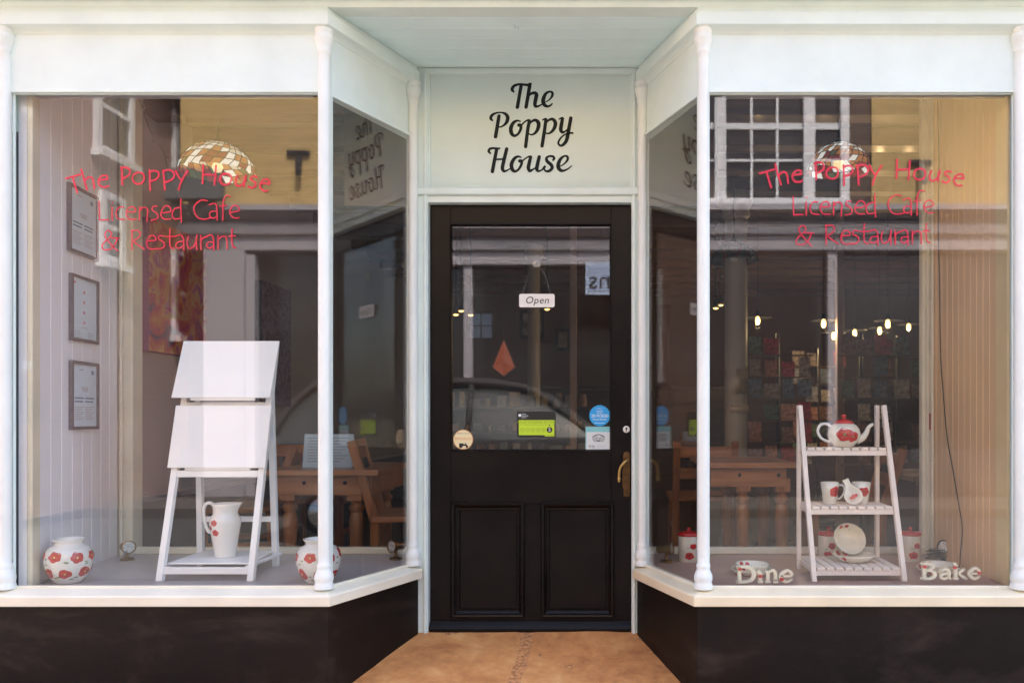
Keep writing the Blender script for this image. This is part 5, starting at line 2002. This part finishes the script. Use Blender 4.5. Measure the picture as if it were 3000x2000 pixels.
for (pxx, Y, w, lab) in ((1680, 3.1, 0.05, 'pinkish timber post seen through the right of the door glass'), (2460, 3.3, 0.055, 'pinkish timber post among the card racks')):
    x = PX(pxx, Y)
    T = thing('timber_post', lab, 'post', (x, Y, -0.012))
    MB().box(x - w / 2, x + w / 2, Y - w / 2, Y + w / 2, -0.012, ZCE - 0.12).build('post', mat('pinkish_post_paint', (0.40, 0.27, 0.21), 0.6, var=0.05), T, bevel=0.005)
    MB().box(x - w * .8, x + w * .8, Y - w * .8, Y + w * .8, -0.0115, 0.12).build('plinth', M['darkwood'], T, bevel=0.005)

# pictures on the back wall
for (x0, x1, y0, y1, lab) in ((1522, 1596, 908, 992, 'black framed picture behind the slender column'), (1626, 1672, 962, 1028, 'small brown framed picture right of the slender column'), (1270, 1330, 900, 1000, 'framed picture at the far left of the back wall')):
    X0, X1, Z0, Z1 = PX(x0, YBK), PX(x1, YBK), PZ(y1, YBK), PZ(y0, YBK)
    T = thing('framed_picture', lab, 'picture', ((X0 + X1) / 2, YBK - 0.02, Z0), 'framed pictures on the back wall')
    MB().box(X0, X1, YBK - 0.03, YBK - 0.001, Z0, Z1).build('frame', M['iron'], T)
    MB().box(X0 + .05, X1 - .05, YBK - 0.033, YBK - 0.0305, Z0 + .05, Z1 - .05).build('picture', mat('grey_print_paper', (0.33, 0.31, 0.30), 0.7, var=0.4, scale=9), T)

# hanging orange kite lantern just inside the door
kc = P(1476, 1062, 1.5)
T = thing('kite_lantern', 'orange kite shaped hanging ornament behind the door glass', 'ornament', P(1476, 1102, 1.5))
M['amber'] = mat('amber_glass', (0.55, 0.13, 0.05), 0.25, var=0.1, emis=(0.5, 0.10, 0.03), estr=0.012)
M['amber2'] = mat('dull_amber_glass', (0.30, 0.10, 0.06), 0.3, var=0.1)
kp = [P(1476, 995, 1.5), P(1509, 1075, 1.5), P(1476, 1101, 1.5), P(1443, 1075, 1.5)]
mid = [kc + Vector((0, s_ * 0.03, 0)) for s_ in (-1, 1)]
mb = MB()
for s_ in (0, 1):
    for i in range(4):
        mb.add([kp[i], kp[(i + 1) % 4], mid[s_]], [(0, 1, 2)], 0)
mb.build('faceted_body', M['amber'], T)
mb = MB()
for i in range(4):
    mb.bar(kp[i], kp[(i + 1) % 4], 0.006, 0.006)
mb.build('rim', M['amber2'], T)
mb = MB()
mb.tube([kp[0], (kp[0].x, kp[0].y, ZCE - 0.002)], 0.001, 5)
mb.build('thread', M['iron'], T)

# shelf unit with goods behind the door
yq = 3.2
X0, X1 = PX(1290, yq), PX(1760, yq)
T = thing('shelf_unit', 'dark wood shelf unit of goods behind the lower door glass', 'shelves', ((X0 + X1) / 2, yq + 0.15, -0.012))
zsv = [0.30, PZ(1322, yq), PZ(1262, yq), PZ(1190, yq)]
for z in zsv:
    MB().box(X0 + 0.021, X1 - 0.021, yq, yq + 0.3, z - 0.02, z).build('shelf', M['darkwood'], T, bevel=0.002)
for x in (X0, X1 - 0.02):
    MB().box(x, x + 0.02, yq, yq + 0.3, -0.012, zsv[-1] + 0.02).build('side_panel', M['darkwood'], T, bevel=0.002)
MB().box(X0, X1, yq + 0.302, yq + 0.315, -0.012, zsv[-1]).build('back_panel', M['darkwood'], T)
goods = [(0.35, 0.2, 0.1), (0.4, 0.36, 0.3), (0.25, 0.12, 0.08), (0.15, 0.17, 0.16), (0.42, 0.3, 0.15), (0.3, 0.25, 0.22)]
gm = [mat('packaging_' + 'abcdef'[i], c, 0.5, var=0.15, scale=20) for i, c in enumerate(goods)]
rnd = random.Random(5)
places = ['lower', 'middle', 'upper']
nth = ['first', 'second', 'third', 'fourth', 'fifth', 'sixth', 'seventh', 'eighth', 'ninth', 'tenth', 'eleventh', 'twelfth', 'thirteenth']
words = ['tan', 'grey', 'brown', 'green grey', 'ochre', 'taupe']
for si, z in enumerate(zsv[1:]):
    x = X0 + 0.05
    k = 0
    while x < X1 - 0.12:
        w = rnd.uniform(0.05, 0.10)
        h = rnd.uniform(0.04, 0.075) if si < 2 else rnd.uniform(0.05, 0.12)
        mi = rnd.randrange(6)
        c = (x + w / 2, yq + 0.1, z)
        if rnd.random() < 0.5:
            o = MB().box(x, x + w, yq + 0.03, yq + 0.14, z + 0.0005, z + h).build('goods_box', gm[mi], None, bevel=0.002)
            tag(o, '%s box, %s from the left on the %s shelf behind the door glass' % (words[mi], nth[k], places[si]), 'box', 'goods on the shelves behind the door')
        else:
            mb = MB()
            r_ = w * 0.36
            mb.lathe([(0, 0), (r_, 0), (r_, h * .7), (r_ * .8, h * .8), (r_ * .8, h), (0, h)], (x + w / 2, yq + 0.08, z + 0.0005), 14)
            o = mb.build('goods_jar', gm[mi], None, sharp=40)
            tag(o, '%s jar, %s from the left on the %s shelf behind the door glass' % (words[mi], nth[k], places[si]), 'jar', 'goods on the shelves behind the door')
        x += w + rnd.uniform(0.01, 0.05)
        k += 1


# greeting card racks
rnd = random.Random(9)
cardcols = [tuple(min(0.8, v * 1.7) for v in c) for c in [(0.30, 0.03, 0.03), (0.25, 0.20, 0.17), (0.10, 0.13, 0.17), (0.35, 0.32, 0.28), (0.16, 0.08, 0.05), (0.08, 0.12, 0.07), (0.33, 0.15, 0.10), (0.2, 0.2, 0.22)]]
cm = [mat('card_print_' + 'abcdefgh'[i], c, 0.5, var=0.35, scale=30) for i, c in enumerate(cardcols)]
cmesh = []
for i in range(8):
    mb = MB().box(-0.055, 0.055, -0.002, 0.002, 0, 0.15)
    mb.box(-0.035, 0.035, -0.0026, -0.0021, 0.03, 0.12)
    o = mb.build('greeting_card', [cm[i]], None)
    cmesh.append(o.data)
    bpy.data.objects.remove(o)


def card_rack(xc, yc, n, rows, label):
    T_ = thing('card_rack', label, 'card rack', (xc, yc, -0.012), 'greeting card racks')
    mb_ = MB()
    mb_.tube([(xc, yc + 0.1, -0.012), (xc, yc + 0.1, 1.62)], 0.015, 10)
    mb_.lathe([(0, -0.012), (0.22, -0.012), (0.22, 0.02), (0.03, 0.04), (0, 0.04)], (xc, yc + 0.1, 0), 20)
    mb_.build('pole', M['iron'], T_)
    wd = n * 0.125
    for r_ in range(rows):
        z = 1.45 - r_ * 0.165
        mb_ = MB()
        mb_.box(xc - wd / 2, xc + wd / 2, yc - 0.014, yc - 0.010, z - 0.004, z)
        mb_.box(xc - wd / 2, xc + wd / 2, yc - 0.014, yc + 0.09, z - 0.007, z - 0.0045)
        mb_.box(xc - wd / 2, xc + wd / 2, yc - 0.014, yc - 0.0125, z + 0.045, z + 0.047)
        mb_.build('wire_tier', M['brass_dark'], T_)
        for i in range(n):
            if rnd.random() < 0.14:
                continue
            o_ = bpy.data.objects.new('greeting_card', cmesh[rnd.randrange(8)])
            COL.objects.link(o_)
            setparent(o_, T_)
            o_.location = (xc - wd / 2 + 0.0625 + i * 0.125, yc + rnd.uniform(0, 0.012), z)
            o_.rotation_euler = (R(-rnd.uniform(4, 9)), 0, R(rnd.uniform(-8, 8)))
            o_.scale = (rnd.uniform(0.74, 1.06), 1, rnd.uniform(0.74, 1.02))
            o_.location.z += rnd.uniform(-0.004, 0.012)


card_rack(PX(2290, 2.9), 2.95, 4, 6, 'greeting card rack left of the timber post')
card_rack(PX(2400, 4.3), 4.3, 4, 6, 'greeting card rack furthest back behind the timber post')
card_rack(PX(2540, 2.9), 2.95, 3, 6, 'greeting card rack right of the timber post')
card_rack(PX(2672, 2.9), 3.1, 3, 6, 'rightmost greeting card rack near the boarded wall')

# counter at the far right with books
T = thing('low_counter', 'dark low counter at the right behind the ladder shelf', 'counter', (PX(2720, 1.6), 2.0, -0.012))
MB().box(PX(2660, 1.7), 2.6, 1.6, 2.3, 0.60, 0.63).build('counter_top', wood_mat('pale_counter_top', (0.28, 0.17, 0.10), (0.2, 0.11, 0.06)), T, bevel=0.003)
MB().box(PX(2672, 1.7), 2.58, 1.64, 2.28, -0.012, 0.60).build('counter_body', M['darkwood'], T)
# polished steel plates wrapped round the thick column
x, yc, r_ = PX(2156, 2.75), 2.75, 0.0885
T = thing('steel_plate', 'polished steel plates fixed round the thick pale column', 'plate', (x, yc - r_, 1.0))
for (ya, yb_, a0, a1) in ((1152, 1080, -100, -25), (1207, 1186, -125, -5)):
    mb = MB()
    n_ = 14
    rows = []
    for rr_ in (r_, r_ + 0.002):
        for z in (PZ(ya, 2.66), PZ(yb_, 2.66)):
            rows.append([len(mb.v) + i for i in range(n_ + 1)])
            for i in range(n_ + 1):
                a = R(a0 + (a1 - a0) * i / n_)
                mb.v.append((x + rr_ * math.cos(a), yc + rr_ * math.sin(a), z))
    for i in range(n_):
        for A_, B_ in ((rows[0], rows[1]), (rows[3], rows[2]), (rows[2], rows[0]), (rows[1], rows[3])):
            mb.face([A_[i], A_[i + 1], B_[i + 1], B_[i]], 0, True)
    mb.build('plate', M['plate_metal'], T)

# ------------------------------------------------------------------ across the street (seen in the glass)
YO = -8.5
SX = 3.2 + 8.5
RX = lambda px_: (px_ - CXP) * SX / F
RZ = lambda py_: ZC + (CYP - py_) * SX / F
T = thing('yellow_house', 'ochre rendered house with mauve shopfront mirrored in the windows', 'building', (0, YO - 2, -0.17))
ochre = mat('ochre_render', (0.54, 0.37, 0.15), 0.9, var=0.06, scale=1.5, bump=0.1)
mauve = mat('mauve_grey_paint', (0.37, 0.345, 0.37), 0.5, var=0.03)
dkglass = mat('dark_shop_glass', (0.02, 0.02, 0.022), 0.08, var=0)
xa, xb = -6.2, 7.5
xw0, xw1 = RX(1960), RX(2556)
zc0, zc1 = RZ(648), RZ(612)
MB().box(xa, xw0, YO - 4, YO, zc0, 6.6).build('wall', ochre, T)
MB().box(xw1, xb, YO - 4, YO, zc0, 6.6).build('wall', ochre, T)
MB().box(xw0, xw1, YO - 4, YO - 0.03, zc0, 6.6).build('timber_bay', mat('dark_bay_boards', (0.10, 0.065, 0.05), 0.8, var=0.1), T)
mb = MB()
mb.prism([(xa - 0.2, YO + 0.2, 6.6), (xa - 0.2, YO - 2, 7.4), (xa - 0.2, YO - 4.2, 6.6)], (xb - xa + 0.4, 0, 0))
mb.build('roof', mat('clay_tile_roof', (0.2, 0.09, 0.06), 0.8, var=0.2, scale=9), T)
# shopfront below
mb = MB()
mb.prism([(xa, YO, zc0 + 0.002), (xa, YO + 0.10, zc0 + 0.03), (xa, YO + 0.16, zc0 + 0.07), (xa, YO + 0.30, zc0 + 0.10), (xa, YO + 0.30, zc1), (xa, YO, zc1 + 0.05)], (xb - xa, 0, 0))
mb.build('cornice', mauve, T)
MB().box(xa, xb, YO - 0.3, YO + 0.06, RZ(735), zc0).build('fascia', mauve, T, bevel=0.02)
MB().box(xa, xb, YO + 0.06, YO + 0.12, RZ(690), RZ(660)).build('fascia_moulding', mat('pale_mauve_paint', (0.62, 0.58, 0.58), 0.5, var=0.03), T, bevel=0.02)
MB().box(xa, xb, YO - 0.3, YO - 0.02, -0.17, 0.5).build('stall_riser', mat('dark_far_riser', (0.06, 0.05, 0.05), 0.6, var=0.1), T)
MB().box(xa, xb, YO - 4, YO - 0.31, -0.17, zc0 - 0.01).build('dark_interior', mat('dark_shop_interior', (0.05, 0.035, 0.03), 0.9, var=0.2), T)
MB().box(xa + 0.05, xb - 0.05, YO - 0.16, YO - 0.14, 0.5, RZ(735)).build('shop_glass', dkglass, T)
for pxx in (660, 1330, 2440):
    x = RX(pxx)
    w = 0.29 if pxx in (660, 2900) else 0.07
    MB().box(x - w, x + w, YO - 0.12, YO + (0.10 if w > 0.2 else 0.02), -0.17 if w > 0.2 else 0.501, RZ(735) - 0.002).build('pilaster' if w > 0.2 else 'mullion', mauve, T, bevel=0.012)
MB().box(RX(705), RX(745), YO - 0.13, YO + 0.03, -0.169, RZ(745)).build('door_frame', mauve, T, bevel=0.01)
# tall sash window in the bay
whitep = mat('white_sash_paint', (0.72, 0.71, 0.73), 0.5, var=0.02)
wt0, wt1 = RZ(585), RZ(90)
sw = MB()
for a, b in ((2092, 2126), (2352, 2386), (2460, 2486), (1975, 1995)):
    sw.box(RX(a), RX(b), YO - 0.02, YO + 0.09, wt0, wt1)
sw.box(RX(1975), RX(2486), YO - 0.021, YO + 0.14, wt0 - 0.09, wt0 - 0.001)
SWO = sw.build('sash_window', whitep, T, bevel=0.01)
for a, b in ((1995, 2092), (2126, 2352), (2386, 2460)):
    n_ = 3 if b - a > 150 else 1
    MB().box(RX(a), RX(b), YO - 0.015, YO + 0.005, wt0, wt1).build('pane', dkglass, SWO)
    for yy in (470, 370, 265, 160):
        t_ = 0.045 if yy == 370 else 0.018
        MB().box(RX(a), RX(b), YO + 0.006, YO + 0.05, RZ(yy) - t_, RZ(yy) + t_).build('glazing_bar', whitep, SWO)
    for i in range(1, n_):
        x = RX(a + (b - a) * i / n_)
        MB().box(x - 0.018, x + 0.018, YO + 0.006, YO + 0.048, wt0, wt1).build('glazing_bar', whitep, SWO)
# iron T brackets
for pxx, pyy, lab in ((873, 447, 'left'), (2697, 475, 'right')):
    x, z = RX(pxx), RZ(pyy)
    mb = MB()
    mb.box(x - 0.16, x + 0.16, YO + 0.001, YO + 0.05, z - 0.03, z + 0.03)
    mb.bar((x + 0.01, YO + 0.03, z - 0.031), (x + 0.035, YO + 0.12, z - 0.33), 0.07, 0.05, up=(0, 1, 0))
    mb.build('iron_bracket', M['iron'], T)
# grey box sign at the corner
MB().box(RX(522), RX(688), YO + 0.31, YO + 0.45, RZ(606), RZ(516)).build('box_sign', mat('slate_box', (0.12, 0.125, 0.13), 0.6, var=0.08), T, bevel=0.02)
MB().box(RX(560), RX(640), YO, YO + 0.31, RZ(570), RZ(550)).build('sign_arm', M['iron'], T)

# pale blue board on the far shopfront, mirrored in the door
T = thing('shop_board', 'pale blue shop board across the street mirrored at the right of the door glass', 'sign', (-0.1, YO + 0.2, 2.5))
dd = 3.77 + 0.57 + 8.3
QX = lambda a: (a - CXP) * dd / F
QZ = lambda a: ZC + (CYP - a) * dd / F
MB().box(QX(1716), QX(2010), YO + 0.121, YO + 0.19, QZ(862), QZ(768)).build('board', mat('pale_blue_board', (0.42, 0.50, 0.66), 0.5, var=0.03), T)
MB().box(QX(1722), QX(2004), YO + 0.191, YO + 0.194, QZ(854), QZ(776)).build('field', mat('powder_blue_field', (0.33, 0.40, 0.56), 0.5, var=0.03), T)
mb = MB()
put_text(mb, 'ns', 0.40, (QX(1757), YO + 0.198, QZ(822)), (-1, 0, 0), (0, 0, 1), 0)
mb.build('lettering', M['sblack'], T)

# brick house closing the view on the left
T = thing('brick_house', 'red brick house with white sash windows mirrored at the left', 'building', (-8.5, -9, -0.17))
bk1 = brick_mat('weathered_red_brick', (0.40, 0.21, 0.15), (0.33, 0.165, 0.125), (0.42, 0.36, 0.32))
XBk = -6.6
MB().box(-11, XBk, -16, -4.2, -0.17, 6.0).build('wall', bk1, T)
mb = MB()
mb.prism([(-11.2, -16.2, 6.0), (XBk + 0.25, -16.2, 6.0), (-8.8, -16.2, 7.6)], (0, 12.2, 0))
mb.build('roof', mat('grey_slates', (0.09, 0.09, 0.10), 0.6, var=0.2, scale=7), T)
for (s0, s1, z0, z1) in ((7.15, 7.95, 4.4, 5.6), (7.25, 7.75, 3.0, 3.9), (9.0, 9.6, 2.2, 3.5), (5.0, 5.8, 4.4, 5.6), (5.0, 5.8, 1.6, 3.2), (9.0, 9.6, 4.4, 5.6)):
    mb = MB()
    for a, b in ((s0, s0 + 0.09), (s1 - 0.09, s1)):
        mb.box(XBk, XBk + 0.07, -b, -a, z0, z1)
    for a, b in ((z0, z0 + 0.08), (z1 - 0.08, z1), ((z0 + z1) / 2 - 0.03, (z0 + z1) / 2 + 0.03)):
        mb.box(XBk, XBk + 0.068, -s1 + 0.091, -s0 - 0.091, a, b)
    mb.box(XBk, XBk + 0.16, -s1 - 0.05, -s0 + 0.05, z0 - 0.09, z0 - 0.001)
    w_ = mb.build('sash_window', whitep, T)
    MB().box(XBk + 0.002, XBk + 0.03, -s1 + 0.0905, -s0 - 0.0905, z0 + 0.081, z1 - 0.081).build('pane', dkglass, w_)

# parked car, its roof line mirrored in the door
T = thing('parked_car', 'dark estate car parked across the street mirrored in the door glass', 'car', (-1.2, -5.6, -0.29))
cy0, ch = -5.65, -0.29
paintc = mat('dark_car_paint', (0.030, 0.028, 0.028), 0.7, var=0.05, metal=0.0, coat=0.0, spec=0.3)
cglass = mat('car_glass', (0.05, 0.055, 0.055), 0.05, var=0)


def loft(mb_, st, m=0):
    """st: list of (x, [(y, z)...]) rings of equal length"""
    ids = []
    for x, rg in st:
        row = []
        for y, z in rg:
            row.append(len(mb_.v))
            mb_.v.append((x, cy0 + y, ch + z))
        ids.append(row)
    n_ = len(ids[0])
    for A_, B_ in zip(ids, ids[1:]):
        for i in range(n_):
            j = (i + 1) % n_
            mb_.face([A_[i], A_[j], B_[j], B_[i]], m, True)
    mb_.face(ids[0][::-1], m)
    mb_.face(ids[-1], m)


def body_ring(hw, zb_, zt_):
    return [(-hw * .9, zb_), (-hw, zb_ + .12), (-hw * 1.01, zb_ + .35), (-hw * .96, zt_ - .04), (-hw * .88, zt_), (hw * .88, zt_), (hw * .96, zt_ - .04), (hw * 1.01, zb_ + .35), (hw, zb_ + .12), (hw * .9, zb_)]


mb = MB()
loft(mb, [(-3.55, body_ring(.72, .40, .85)), (-3.45, body_ring(.82, .30, 1.0)), (-2.9, body_ring(.86, .25, 1.04)), (-1.6, body_ring(.87, .22, 1.03)), (-.2, body_ring(.87, .22, 1.06)), (.35, body_ring(.85, .25, 0.98)), (.8, body_ring(.78, .28, 0.86)), (.98, body_ring(.66, .38, 0.70))])
mb.build('body', paintc, T, sharp=45)
gr = lambda hw, zb_, zt_, ht: [(-hw, zb_), (-ht, zt_ - .05), (-ht * .86, zt_), (ht * .86, zt_), (ht, zt_ - .05), (hw, zb_)]
mb = MB()
loft(mb, [(-3.40, gr(.80, 1.0, 1.1, .75)), (-3.0, gr(.81, 1.0, 1.62, .62)), (-2.2, gr(.82, 1.0, 1.70, .60)), (-1.4, gr(.82, 1.0, 1.69, .60)), (-.85, gr(.81, 1.0, 1.58, .60)), (-.2, gr(.80, 1.02, 1.09, .74))])
mb.build('cabin', cglass, T, sharp=45)
mb = MB()
for s_ in (-1, 1):
    for pts in ([(-3.40, .77, 1.08), (-3.0, .635, 1.58), (-2.2, .615, 1.665), (-1.4, .615, 1.655), (-.85, .615, 1.545), (-.2, .755, 1.07)],):
        mb.tube([(a, cy0 + s_ * (b + .01), ch + c) for a, b, c in catmull(pts, 4)], 0.04, 8)
    for xx in (-2.75, -1.62):
        mb.tube([(xx, cy0 + s_ * .83, ch + 1.02), (xx + .02, cy0 + s_ * .625, ch + 1.64)], 0.035, 8)
mb.build('window_pillar', paintc, T)
mb = MB()
loft(mb, [(-3.05, [(-.56, 1.60), (-.5, 1.66), (.5, 1.66), (.56, 1.60)]), (-2.2, [(-.57, 1.68), (-.5, 1.735), (.5, 1.735), (.57, 1.68)]), (-1.4, [(-.57, 1.67), (-.5, 1.725), (.5, 1.725), (.57, 1.67)]), (-.82, [(-.56, 1.55), (-.5, 1.60), (.5, 1.60), (.56, 1.55)])])
mb.build('car_roof', paintc, T, sharp=45)
for xx in (-2.85, .25):
    for s_ in (-1, 1):
        mb = MB()
        ax_ = Matrix.Rotation(R(90), 3, 'X')
        mb.lathe([(0.19, -.1), (.30, -.1), (.315, -.06), (.315, .06), (.30, .1), (.19, .1)], (xx, cy0 + s_ * .80, ch + .315), 28, axis=ax_)
        wh = mb.build('wheel', M['rubber'], T)
        mb = MB()
        mb.lathe([(0, -.08), (.19, -.09), (.19, .09), (0, .08)], (xx, cy0 + s_ * .80, ch + .315), 20, axis=ax_)
        mb.build('rim', M['steel'], wh)
for s_ in (-1, 1):
    mb = MB()
    mb.box(.86, .99, cy0 + s_ * .55 - .13, cy0 + s_ * .55 + .13, ch + .58, ch + .70)
    mb.build('headlight', M['off'], T, bevel=0.03)

# terrace continuing the street behind the shop so the sky never meets bare ground
for o in bpy.data.objects:
    if '_w' in o:
        del o['_w']
